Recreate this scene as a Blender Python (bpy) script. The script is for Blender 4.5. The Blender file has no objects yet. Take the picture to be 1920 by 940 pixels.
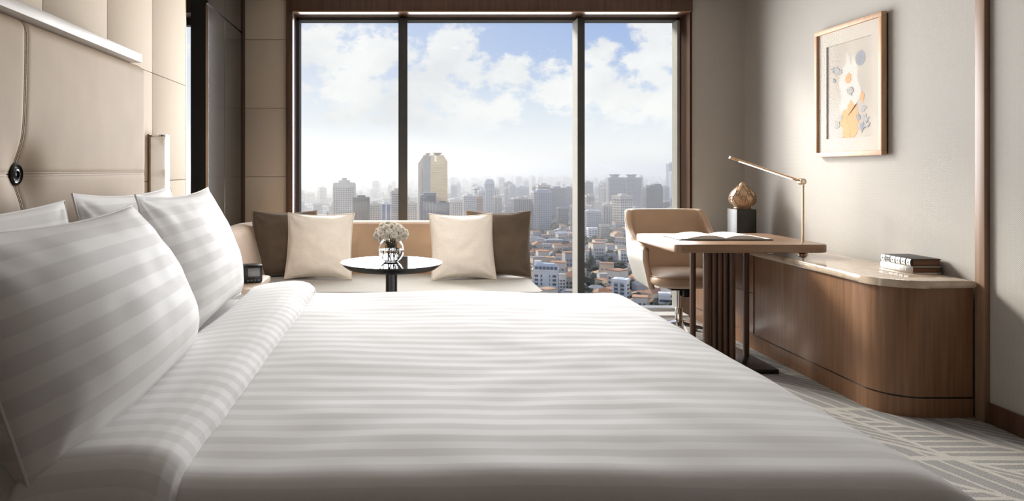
import bpy, bmesh, math, random
from mathutils import Vector, Matrix, noise as mnoise
R = math.radians
random.seed(7)
SC = bpy.context.scene
COL = SC.collection

# ------------------------------------------------------------------ camera
F = 1337.0; VX = 757.0; VY = 318.0; HC = 1.24      # focal length in pixels, vanishing point, eye height
cam_d = bpy.data.cameras.new('camera'); cam = bpy.data.objects.new('camera', cam_d); COL.objects.link(cam)
cam.location = (0, 0, HC); cam.rotation_euler = (R(90), 0, 0)
cam_d.sensor_width = 36; cam_d.lens = 36 * F / 1920
cam_d.shift_x = (960 - VX) / 1920; cam_d.shift_y = -(470 - VY) / 1920
cam_d.clip_start = 0.05; cam_d.clip_end = 90000
SC.camera = cam
def P(px, py, D): return Vector(((px - VX) / F * D, D, HC - (py - VY) / F * D))

# ------------------------------------------------------------------ view, world, lights
vs = SC.view_settings
vs.view_transform = 'Standard'; vs.look = 'None'; vs.gamma = 1.0; vs.exposure = 0.0; vs.use_curve_mapping = False
try: SC.cycles.volume_bounces = 1; SC.cycles.max_bounces = 8; SC.cycles.diffuse_bounces = 4; SC.cycles.adaptive_threshold = .02; SC.cycles.glossy_bounces = 3; SC.cycles.transparent_max_bounces = 16; SC.cycles.sample_clamp_indirect = 6
except Exception: pass

SUN_DIR = Vector((0.66, -1.0, -0.56)).normalized()      # direction in which the sunlight travels
SUN_POWER = 5.0; FILL_POWER = 206.0; SKY = 1.05

def build_world():
    w = bpy.data.worlds.new('sky'); SC.world = w; w.use_nodes = True
    nt = w.node_tree; N = nt.nodes; L = nt.links
    for n in list(N): N.remove(n)
    out = N.new('ShaderNodeOutputWorld'); bg = N.new('ShaderNodeBackground'); L.new(bg.outputs[0], out.inputs[0])
    bg.inputs[1].default_value = SKY
    tc = N.new('ShaderNodeTexCoord'); sep = N.new('ShaderNodeSeparateXYZ'); L.new(tc.outputs['Generated'], sep.inputs[0])
    def m(op, a, b=None, c=None, clamp=False):
        n = N.new('ShaderNodeMath'); n.operation = op; n.use_clamp = clamp
        for i, v in enumerate((a, b, c)):
            if v is None: continue
            if isinstance(v, (int, float)): n.inputs[i].default_value = v
            else: L.new(v, n.inputs[i])
        return n.outputs[0]
    az = m('ARCTAN2', sep.outputs[0], sep.outputs[1]); el = m('ARCSINE', sep.outputs[2])
    # base gradient by elevation
    ramp = N.new('ShaderNodeValToRGB'); cr = ramp.color_ramp
    L.new(m('MULTIPLY', el, 2.0, clamp=True), ramp.inputs[0])
    stops = [(0.0, (.94, .92, .89)), (0.05, (.96, .95, .935)), (0.17, (.74, .81, .91)), (0.30, (.40, .53, .81)), (0.45, (.26, .40, .75)), (1.0, (.18, .32, .66))]
    while len(cr.elements) < len(stops): cr.elements.new(0.5)
    for e, (p, c) in zip(cr.elements, stops): e.position = p; e.color = (*c, 1)
    # hazy whitening round the sun
    sd = -SUN_DIR
    dot = N.new('ShaderNodeVectorMath'); dot.operation = 'DOT_PRODUCT'; L.new(tc.outputs['Generated'], dot.inputs[0]); dot.inputs[1].default_value = sd
    glow = m('POWER', m('MAXIMUM', dot.outputs['Value'], 0.0), 5.0)
    mix0 = N.new('ShaderNodeMix'); mix0.data_type = 'RGBA'
    L.new(m('MULTIPLY', glow, 0.95, clamp=True), mix0.inputs[0]); L.new(ramp.outputs[0], mix0.inputs[6]); mix0.inputs[7].default_value = (1.02, 1.01, .99, 1)
    # clouds: soft banks, broken up by noise, in azimuth / elevation
    cmb = N.new('ShaderNodeCombineXYZ'); L.new(az, cmb.inputs[0]); L.new(m('MULTIPLY', el, 1.35), cmb.inputs[1])
    def fbm(scale, det, off, rough=.6):
        mp = N.new('ShaderNodeMapping'); L.new(cmb.outputs[0], mp.inputs[0]); mp.inputs['Location'].default_value = off
        nz = N.new('ShaderNodeTexNoise'); nz.inputs['Scale'].default_value = scale; nz.inputs['Detail'].default_value = det; nz.inputs['Roughness'].default_value = rough
        L.new(mp.outputs[0], nz.inputs['Vector']); return nz.outputs['Fac']
    n1 = fbm(17, 9, (3.1, 1.7, 0)); n2 = fbm(6, 4, (8.2, 5.0, 2)); n3 = fbm(60, 6, (1, 2, 5))
    banks = [(600, 70, 120, 70), (700, 100, 90, 70), (640, 160, 90, 40), (745, 185, 120, 60), (850, 80, 48, 50), (905, 150, 95, 48), (830, 170, 120, 60), (950, 195, 42, 34),
             (1060, 170, 80, 48), (1165, 180, 130, 75), (1130, 120, 60, 35), (1262, 80, 75, 65), (1250, 200, 70, 40), (660, 226, 75, 16), (830, 236, 100, 28), (1300, 235, 60, 30)]
    acc = None
    for cx, cy, rx, ry in banks:
        dx = m('MULTIPLY', m('SUBTRACT', az, math.atan((cx - VX) / F)), F / rx); dy = m('MULTIPLY', m('SUBTRACT', el, math.atan((VY - cy) / F)), F / ry)
        q = m('SUBTRACT', 1.0, m('ADD', m('MULTIPLY', dx, dx), m('MULTIPLY', dy, dy)))
        q = m('MAXIMUM', q, -0.8)
        acc = q if acc is None else m('MAXIMUM', acc, q)
    # far outside these banks the sky carries the same kind of broken cloud
    wide = m('MULTIPLY', m('SUBTRACT', n2, 0.53), 4.0)
    away = m('MULTIPLY', m('SUBTRACT', m('ABSOLUTE', m('SUBTRACT', az, 0.11)), 0.36), 6.0, clamp=True)
    high = m('MULTIPLY', m('SUBTRACT', el, 0.24), 8.0, clamp=True)
    sel = m('MAXIMUM', away, high)
    cov = m('ADD', m('MULTIPLY', acc, m('SUBTRACT', 1.0, sel)), m('MULTIPLY', wide, sel))
    dens = m('ADD', m('MULTIPLY', cov, 0.55), m('ADD', m('MULTIPLY', m('SUBTRACT', n1, 0.5), 3.2), m('MULTIPLY', m('SUBTRACT', n3, 0.5), 0.8)))
    mr = N.new('ShaderNodeMapRange'); mr.interpolation_type = 'SMOOTHSTEP'; L.new(dens, mr.inputs[0]); mr.inputs[1].default_value = -0.12; mr.inputs[2].default_value = 0.42
    lowfade = m('MULTIPLY', m('SUBTRACT', el, 0.03), 22.0, clamp=True)
    cfac = m('MULTIPLY', m('MULTIPLY', mr.outputs[0], lowfade), 0.93)
    cc = N.new('ShaderNodeValToRGB'); L.new(n2, cc.inputs[0]); cc.color_ramp.elements[0].position = .35; cc.color_ramp.elements[0].color = (.84, .83, .84, 1); cc.color_ramp.elements[1].position = .6; cc.color_ramp.elements[1].color = (1.0, .985, .965, 1)
    mix1 = N.new('ShaderNodeMix'); mix1.data_type = 'RGBA'; L.new(cfac, mix1.inputs[0]); L.new(mix0.outputs[2], mix1.inputs[6]); L.new(cc.outputs[0], mix1.inputs[7])
    L.new(mix1.outputs[2], bg.inputs[0])
build_world()

sun_d = bpy.data.lights.new('sun', 'SUN'); sun_d.energy = SUN_POWER; sun_d.angle = R(12); sun_d.color = (1.0, .93, .83)
sun = bpy.data.objects.new('sun', sun_d); COL.objects.link(sun); sun.location = (-40, 70, 40)
sun.rotation_euler = SUN_DIR.to_track_quat('-Z', 'Y').to_euler()
# area lamps added just inside the three panes to boost the daylight
for px0, px1 in ((560, 745), (766, 1072), (1099, 1272)):
    x0, x1 = (px0 - VX) / F * 6.1, (px1 - VX) / F * 6.1
    dd = bpy.data.lights.new('window_fill', 'AREA'); dd.shape = 'RECTANGLE'; dd.size = x1 - x0; dd.size_y = 1.95; dd.energy = FILL_POWER * (x1 - x0) / 3.1; dd.spread = R(135); dd.color = (.985, .99, 1.0)
    do = bpy.data.objects.new('window_fill', dd); COL.objects.link(do); do.location = ((x0 + x1) / 2, 6.10, 1.56); do.rotation_euler = (R(-90), 0, 0)

# ------------------------------------------------------------------ materials
MATS = {}
def nodes_mat(name):
    m = bpy.data.materials.new(name); m.use_nodes = True
    nt = m.node_tree; b = nt.nodes['Principled BSDF']
    return m, nt, b
def mat(name, col, rough=.6, var=.08, scale=(8, 8, 8), bump=0.0, metal=0.0, spec=.5, coat=0.0, detail=5, col2=None, bscale=None, sheen=0.0, bdist=.002, contrast=(.3, .7)):
    if name in MATS: return MATS[name]
    m, nt, b = nodes_mat(name); N = nt.nodes; L = nt.links
    tc = N.new('ShaderNodeTexCoord'); mp = N.new('ShaderNodeMapping'); L.new(tc.outputs['Object'], mp.inputs[0]); mp.inputs['Scale'].default_value = scale
    nz = N.new('ShaderNodeTexNoise'); nz.inputs['Scale'].default_value = 1; nz.inputs['Detail'].default_value = detail; L.new(mp.outputs[0], nz.inputs['Vector'])
    cr = N.new('ShaderNodeValToRGB'); L.new(nz.outputs['Fac'], cr.inputs[0])
    a = tuple(max(0, c * (1 - var)) for c in col); c2 = col2 if col2 else tuple(min(1, c * (1 + var)) for c in col)
    cr.color_ramp.elements[0].position = contrast[0]; cr.color_ramp.elements[0].color = (*a, 1)
    cr.color_ramp.elements[1].position = contrast[1]; cr.color_ramp.elements[1].color = (*c2, 1)
    L.new(cr.outputs[0], b.inputs['Base Color'])
    b.inputs['Roughness'].default_value = rough; b.inputs['Metallic'].default_value = metal; b.inputs['Specular IOR Level'].default_value = spec
    b.inputs['Coat Weight'].default_value = coat; b.inputs['Coat Roughness'].default_value = .05
    if sheen: b.inputs['Sheen Weight'].default_value = sheen; b.inputs['Sheen Roughness'].default_value = .4
    if bump:
        bp = N.new('ShaderNodeBump'); bp.inputs['Strength'].default_value = bump; bp.inputs['Distance'].default_value = bdist
        if bscale:
            nb = N.new('ShaderNodeTexNoise'); nb.inputs['Scale'].default_value = bscale; nb.inputs['Detail'].default_value = 3; L.new(tc.outputs['Object'], nb.inputs['Vector']); L.new(nb.outputs['Fac'], bp.inputs['Height'])
        else: L.new(nz.outputs['Fac'], bp.inputs['Height'])
        L.new(bp.outputs[0], b.inputs['Normal'])
    MATS[name] = m; return m
def math_fn(nt):
    N = nt.nodes; L = nt.links
    def m(op, a, b=None, c=None, clamp=False):
        n = N.new('ShaderNodeMath'); n.operation = op; n.use_clamp = clamp
        for i, v in enumerate((a, b, c)):
            if v is None: continue
            if isinstance(v, (int, float)): n.inputs[i].default_value = v
            else: L.new(v, n.inputs[i])
        return n.outputs[0]
    return m
def mix_col(nt, fac, a, b):
    n = nt.nodes.new('ShaderNodeMix'); n.data_type = 'RGBA'
    if isinstance(fac, (int, float)): n.inputs[0].default_value = fac
    else: nt.links.new(fac, n.inputs[0])
    for i, c in ((6, a), (7, b)):
        if isinstance(c, tuple): n.inputs[i].default_value = (*c, 1)
        else: nt.links.new(c, n.inputs[i])
    return n.outputs[2]
def stripe_mat():
    m, nt, b = nodes_mat('striped_sateen'); N = nt.nodes; L = nt.links; M = math_fn(nt)
    uv = N.new('ShaderNodeUVMap'); uv.uv_map = 'cloth'; sp = N.new('ShaderNodeSeparateXYZ'); L.new(uv.outputs[0], sp.inputs[0])
    nz = N.new('ShaderNodeTexNoise'); nz.inputs['Scale'].default_value = 2.2; L.new(uv.outputs[0], nz.inputs['Vector'])
    v = M('ADD', sp.outputs[1], M('MULTIPLY', M('SUBTRACT', nz.outputs['Fac'], .5), .009))
    fr = M('FRACT', M('DIVIDE', v, 0.069))
    tri = M('ABSOLUTE', M('SUBTRACT', fr, .5))
    mr = N.new('ShaderNodeMapRange'); mr.interpolation_type = 'SMOOTHSTEP'; L.new(tri, mr.inputs[0]); mr.inputs[1].default_value = .235; mr.inputs[2].default_value = .265
    c = mix_col(nt, mr.outputs[0], (.77, .76, .75), (.86, .855, .845)); L.new(c, b.inputs['Base Color'])
    L.new(M('SUBTRACT', .74, M('MULTIPLY', mr.outputs[0], .06)), b.inputs['Roughness'])
    b.inputs['Specular IOR Level'].default_value = .15; b.inputs['Sheen Weight'].default_value = .05
    tc = N.new('ShaderNodeTexCoord'); n2 = N.new('ShaderNodeTexNoise'); n2.inputs['Scale'].default_value = 14; n2.inputs['Detail'].default_value = 4; L.new(tc.outputs['Object'], n2.inputs['Vector'])
    bp = N.new('ShaderNodeBump'); bp.inputs['Strength'].default_value = .06; bp.inputs['Distance'].default_value = .006; L.new(n2.outputs['Fac'], bp.inputs['Height']); L.new(bp.outputs[0], b.inputs['Normal'])
    return m
def wallpaper_mat(name, axis):
    m, nt, b = nodes_mat(name); N = nt.nodes; L = nt.links; M = math_fn(nt)
    tc = N.new('ShaderNodeTexCoord'); sp = N.new('ShaderNodeSeparateXYZ'); L.new(tc.outputs['Object'], sp.inputs[0])
    h = sp.outputs[axis]; z = sp.outputs[2]
    tri = M('ABSOLUTE', M('SUBTRACT', M('FRACT', M('DIVIDE', h, .030)), .5))
    v = M('FRACT', M('DIVIDE', M('ADD', z, M('MULTIPLY', tri, .030)), .0095))
    t = M('ABSOLUTE', M('SUBTRACT', v, .5))
    mr = N.new('ShaderNodeMapRange'); mr.interpolation_type = 'SMOOTHSTEP'; L.new(t, mr.inputs[0]); mr.inputs[1].default_value = .12; mr.inputs[2].default_value = .36
    nz = N.new('ShaderNodeTexNoise'); nz.inputs['Scale'].default_value = 300; L.new(tc.outputs['Object'], nz.inputs['Vector'])
    f = M('ADD', M('MULTIPLY', mr.outputs[0], .75), M('MULTIPLY', nz.outputs['Fac'], .25))
    L.new(mix_col(nt, f, (.325, .300, .268), (.465, .438, .402)), b.inputs['Base Color'])
    b.inputs['Roughness'].default_value = .75; b.inputs['Specular IOR Level'].default_value = .25
    bp = N.new('ShaderNodeBump'); bp.inputs['Strength'].default_value = .35; bp.inputs['Distance'].default_value = .0015; L.new(f, bp.inputs['Height']); L.new(bp.outputs[0], b.inputs['Normal'])
    return m
def carpet_mat():
    m, nt, b = nodes_mat('carpet_pile'); N = nt.nodes; L = nt.links; M = math_fn(nt)
    tc = N.new('ShaderNodeTexCoord'); wob = N.new('ShaderNodeTexNoise'); wob.inputs['Scale'].default_value = 22; L.new(tc.outputs['Object'], wob.inputs['Vector'])
    sp = N.new('ShaderNodeSeparateXYZ'); L.new(tc.outputs['Object'], sp.inputs[0])
    x = M('ADD', sp.outputs[0], M('MULTIPLY', M('SUBTRACT', wob.outputs['Fac'], .5), .012)); y = M('ADD', sp.outputs[1], M('MULTIPLY', M('SUBTRACT', wob.outputs['Fac'], .5), .012))
    # triangular lattice, three bar directions
    S = 0.70
    v = M('DIVIDE', M('SUBTRACT', y, 3.06), S * .9); u = M('SUBTRACT', M('DIVIDE', M('SUBTRACT', x, 2.36), S * .62), M('MULTIPLY', v, -.42))
    fu = M('FRACT', u); fv = M('FRACT', v); iu = M('FLOOR', u); iv = M('FLOOR', v)
    upper = M('GREATER_THAN', M('ADD', fu, fv), 1.0)
    kind = M('MODULO', M('ADD', M('ADD', M('MULTIPLY', iu, 2.0), iv), M('ADD', upper, 300.0)), 3.0)
    def bars(coord, n, duty):
        f = M('ABSOLUTE', M('SUBTRACT', M('FRACT', M('MULTIPLY', coord, n)), .5))
        mr = N.new('ShaderNodeMapRange'); L.new(f, mr.inputs[0]); mr.inputs[1].default_value = duty; mr.inputs[2].default_value = duty + .07; mr.inputs[3].default_value = 1; mr.inputs[4].default_value = 0
        return mr.outputs[0]
    b0 = bars(fv, 10, .30); b1 = bars(fu, 5, .36); b2 = bars(M('SUBTRACT', M('ADD', fu, fv), upper), 7, .30)
    k0 = M('LESS_THAN', kind, .5); k2 = M('GREATER_THAN', kind, 1.5); k1 = M('SUBTRACT', 1.0, M('ADD', k0, k2))
    bar = M('ADD', M('ADD', M('MULTIPLY', b0, k0), M('MULTIPLY', b1, k1)), M('MULTIPLY', b2, k2))
    def edge(c):
        d = M('MINIMUM', c, M('SUBTRACT', 1.0, c)); return M('GREATER_THAN', d, .035)
    diag = M('GREATER_THAN', M('ABSOLUTE', M('SUBTRACT', M('ADD', fu, fv), 1.0)), .05)
    bar = M('MULTIPLY', bar, M('MULTIPLY', M('MULTIPLY', edge(fu), edge(fv)), diag))
    nz = N.new('ShaderNodeTexNoise'); nz.inputs['Scale'].default_value = 160; nz.inputs['Detail'].default_value = 3; L.new(tc.outputs['Object'], nz.inputs['Vector'])
    light = mix_col(nt, nz.outputs['Fac'], (.33, .31, .285), (.46, .44, .41)); dark = mix_col(nt, nz.outputs['Fac'], (.19, .185, .18), (.30, .295, .29))
    L.new(mix_col(nt, bar, light, dark), b.inputs['Base Color']); b.inputs['Roughness'].default_value = .95; b.inputs['Specular IOR Level'].default_value = .1
    bp = N.new('ShaderNodeBump'); bp.inputs['Strength'].default_value = .6; bp.inputs['Distance'].default_value = .006
    L.new(M('ADD', M('MULTIPLY', nz.outputs['Fac'], .6), M('MULTIPLY', bar, -.3)), bp.inputs['Height']); L.new(bp.outputs[0], b.inputs['Normal'])
    return m
def pane_mat(name, tint=(.97, .985, .985), refl=.03):
    m, nt, b = nodes_mat(name); N = nt.nodes; L = nt.links; N.remove(b)
    tr = N.new('ShaderNodeBsdfTransparent'); tr.inputs[0].default_value = (*tint, 1); gl = N.new('ShaderNodeBsdfGlossy'); gl.inputs['Roughness'].default_value = .0
    lw = N.new('ShaderNodeFresnel'); lw.inputs[0].default_value = 1.45; mx = N.new('ShaderNodeMixShader')
    M = math_fn(nt); ge = N.new('ShaderNodeNewGeometry'); L.new(M('MULTIPLY', M('MULTIPLY', lw.outputs[0], refl / .04), M('SUBTRACT', 1.0, ge.outputs['Backfacing'])), mx.inputs[0]); L.new(tr.outputs[0], mx.inputs[1]); L.new(gl.outputs[0], mx.inputs[2]); L.new(mx.outputs[0], nt.nodes['Material Output'].inputs[0])
    return m
def glass_mat(name, col=(1, 1, 1), ior=1.45, rough=0.0):
    m, nt, b = nodes_mat(name); b.inputs['Base Color'].default_value = (*col, 1); b.inputs['Transmission Weight'].default_value = 1; b.inputs['IOR'].default_value = ior; b.inputs['Roughness'].default_value = rough; return m
def emit_mat(name, col, s, base=(.8, .8, .8)):
    m, nt, b = nodes_mat(name); b.inputs['Base Color'].default_value = (*base, 1); b.inputs['Emission Color'].default_value = (*col, 1); b.inputs['Emission Strength'].default_value = s; return m
def cushion_weave_mat(name, a, c2, scale=.0072):
    m, nt, b = nodes_mat(name); N = nt.nodes; L = nt.links; M = math_fn(nt)
    uv = N.new('ShaderNodeUVMap'); uv.uv_map = 'cloth'; sp = N.new('ShaderNodeSeparateXYZ'); L.new(uv.outputs[0], sp.inputs[0])
    p = M('DIVIDE', sp.outputs[0], scale); q = M('DIVIDE', sp.outputs[1], scale)
    sx = M('SINE', M('MULTIPLY', p, math.pi)); sy = M('SINE', M('MULTIPLY', q, math.pi)); wv = M('ADD', M('MULTIPLY', M('MULTIPLY', sx, sy), .5), .5)
    nz = N.new('ShaderNodeTexNoise'); nz.inputs['Scale'].default_value = 14; L.new(uv.outputs[0], nz.inputs['Vector'])
    ch = N.new('ShaderNodeTexNoise'); ch.inputs['Scale'].default_value = 150; L.new(uv.outputs[0], ch.inputs['Vector'])
    base = mix_col(nt, wv, a, c2)
    L.new(mix_col(nt, M('MULTIPLY', M('SUBTRACT', ch.outputs['Fac'], .45), 2.5, clamp=True), base, (.76, .60, .46)), b.inputs['Base Color'])
    b.inputs['Roughness'].default_value = .42; b.inputs['Sheen Weight'].default_value = .3; b.inputs['Specular IOR Level'].default_value = .5
    bp = N.new('ShaderNodeBump'); bp.inputs['Strength'].default_value = .4; bp.inputs['Distance'].default_value = .0025; L.new(wv, bp.inputs['Height']); L.new(bp.outputs[0], b.inputs['Normal'])
    return m
def random_mat(name, cols, rough=.8):
    m, nt, b = nodes_mat(name); N = nt.nodes; L = nt.links
    oi = N.new('ShaderNodeObjectInfo'); cr = N.new('ShaderNodeValToRGB'); cr.color_ramp.interpolation = 'CONSTANT'
    while len(cr.color_ramp.elements) < len(cols): cr.color_ramp.elements.new(.5)
    for i, (e, c) in enumerate(zip(cr.color_ramp.elements, cols)): e.position = i / len(cols); e.color = (*c, 1)
    L.new(oi.outputs['Random'], cr.inputs[0])
    tc = N.new('ShaderNodeTexCoord'); nz = N.new('ShaderNodeTexNoise'); nz.inputs['Scale'].default_value = .15; L.new(tc.outputs['Object'], nz.inputs['Vector'])
    M = math_fn(nt); f = M('MULTIPLY', M('SUBTRACT', nz.outputs['Fac'], .35), .7, clamp=True)
    L.new(mix_col(nt, f, cr.outputs[0], (.5, .48, .45)), b.inputs['Base Color']); b.inputs['Roughness'].default_value = rough; return m

STRIPE = stripe_mat(); WALLP_Y = wallpaper_mat('herringbone_wallpaper_side', 1); WALLP_X = wallpaper_mat('herringbone_wallpaper_front', 0)
CARPET = carpet_mat(); PANE = pane_mat('window_glass'); PGLASS = pane_mat('picture_glass', (.98, .98, .98), .005)
WOOD_DK = mat('dark_walnut', (.085, .040, .022), .42, .35, (30, 30, 2.2), .15, spec=.5)
WOOD_MID = mat('walnut_veneer', (.225, .115, .058), .38, .22, (55, 55, 2.4), .08, spec=.5)
WOOD_LT = mat('oak_desk_veneer', (.27, .165, .10), .30, .16, (3, 45, 45), .05, spec=.5)
WOOD_FR = mat('oak_picture_frame', (.50, .30, .17), .5, .12, (40, 40, 4), .05)
WOOD_TRIM = mat('walnut_trim', (.24, .145, .09), .45, .25, (50, 50, 2.2), .1)
FABW = mat('woven_wall_fabric', (.52, .44, .35), .85, .09, (260, 260, 260), .4, spec=.15, bdist=.001)
BACKING = mat('joint_backing', (.20, .165, .13), .9)
LEATHER = mat('taupe_leather', (.405, .318, .235), .62, .05, (6, 6, 6), .25, spec=.10, bscale=180, bdist=.0012)
STITCH = mat('leather_stitch', (.50, .42, .33), .6, .25, (150, 150, 150), .6)
MARBLE = mat('pale_wood_ledge', (.36, .315, .27), .5, .12, (30, 3, 40), .0, col2=(.46, .41, .36))
BRONZE = mat('bronze', (.30, .19, .11), .3, .1, metal=.9)
CHROME = mat('chrome', (.72, .72, .72), .12, .04, metal=1.0)
BRASS = mat('brushed_brass', (.62, .44, .28), .28, .06, (10, 10, 90), metal=1.0)
BLACK = mat('black_lacquer', (.010, .009, .008), .25, .2, spec=.5)
BLACKG = mat('black_glass', (.006, .006, .007), .02, .1, spec=.8, coat=1.0)
DARKG = mat('dark_smoked_panel', (.028, .025, .022), .16, .25, (2, 2, 2), spec=.5)
METAL_DK = mat('dark_window_metal', (.062, .060, .057), .6, .1, spec=.25)
METAL_LT = mat('light_window_metal', (.55, .54, .52), .4, .05, metal=.2)
WHITE_P = mat('white_paint', (.80, .79, .77), .6, .03)
SOFA = mat('sofa_velvet', (.33, .22, .14), .7, .10, (5, 5, 5), .15, sheen=.5, bscale=250, spec=.2)
SEATF = mat('seat_linen', (.37, .35, .318), .85, .10, (220, 220, 220), .4, spec=.15, bdist=.001)
BROWNV = mat('brown_velvet', (.125, .092, .068), .9, .12, (9, 9, 9), .15, sheen=.6, bscale=200, spec=.08)
PIPE_BR = mat('brown_piping', (.25, .19, .14), .6, .1); PIPE_LT = mat('champagne_piping', (.62, .55, .46), .5, .1)
WEAVE = cushion_weave_mat('champagne_weave', (.80, .73, .64), (.94, .91, .86))
SHEET = mat('white_sheet', (.82, .81, .795), .75, .03, (10, 10, 10), .1)
CHAIRL = mat('tan_leather', (.47, .325, .22), .45, .07, (5, 5, 5), .15, spec=.4, bscale=220, bdist=.001)
CHAIRO = mat('grey_beige_leather', (.40, .38, .345), .5, .05, (5, 5, 5), .15, bscale=220, bdist=.001)
STONE = mat('beige_stone', (.55, .44, .335), .10, .16, (16, 16, 16), .0, spec=.6, coat=.5, detail=9)
ALAB0 = mat('veined_alabaster', (.80, .70, .57), .3, .25, (10, 10, 16), 0, col2=(.93, .88, .80), detail=9, contrast=(.30, .50))
PAPER = mat('book_paper', (.80, .775, .74), .8, .04, (30, 30, 400), .1); PAPER_BR = mat('brown_page_block', (.17, .085, .045), .7, .35, (4, 4, 300), .3)
WHITE_C = mat('white_book_cloth', (.84, .83, .81), .5, .03); BLACK_C = mat('black_book_cloth', (.025, .023, .024), .5, .15)
GOLDW = mat('gilt_carved_wood', (.50, .33, .20), .38, .2, (18, 18, 18), .3, metal=.45); GOLDD = mat('dark_gilt_wood', (.20, .11, .06), .5, .2, metal=.3)  # second gilt is the darker tone of the petal ridges and foot ring
PETAL = mat('cream_petal', (.95, .92, .86), .7, .03); PISTIL = mat('flower_centre', (.50, .34, .16), .8, .2); STEM = mat('stem_green', (.07, .075, .04), .6, .3)
GLASS = glass_mat('vase_glass'); WATER = glass_mat('water', (.93, .95, .95), 1.33)
LED = emit_mat('lamp_led', (1, .95, .86), 5.0); LAMPW = emit_mat('fill_light_lens', (1, .88, .72), 6.0)
MATB = mat('picture_mount', (.46, .40, .33), .8, .03); ARTBG = mat('print_ground', (.40, .345, .28), .8, .14, (5, 5, 3)); ARTOR = mat('print_orange', (.66, .27, .09), .8, .3, (60, 60, 60)); ARTGR = mat('print_grey', (.20, .20, .22), .8, .2, (90, 90, 90)); ARTPALE = mat('print_pale', (.50, .46, .40), .8, .1, (80, 80, 10))
SCREEN = mat('clock_screen', (.22, .22, .23), .15, .1)

def add_translucent(m, col, f):
    nt = m.node_tree; tr = nt.nodes.new('ShaderNodeBsdfTranslucent'); tr.inputs[0].default_value = (*col, 1); mx_ = nt.nodes.new('ShaderNodeMixShader'); mx_.inputs[0].default_value = f
    nt.links.new(nt.nodes['Principled BSDF'].outputs[0], mx_.inputs[1]); nt.links.new(tr.outputs[0], mx_.inputs[2]); nt.links.new(mx_.outputs[0], nt.nodes['Material Output'].inputs[0])
ALAB = ALAB0; _b = ALAB.node_tree.nodes['Principled BSDF']; ALAB.node_tree.links.new(_b.inputs['Base Color'].links[0].from_socket, _b.inputs['Emission Color']); _b.inputs['Emission Strength'].default_value = .28      # a lit stone lamp
add_translucent(PETAL, (.97, .93, .86), .30)
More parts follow.
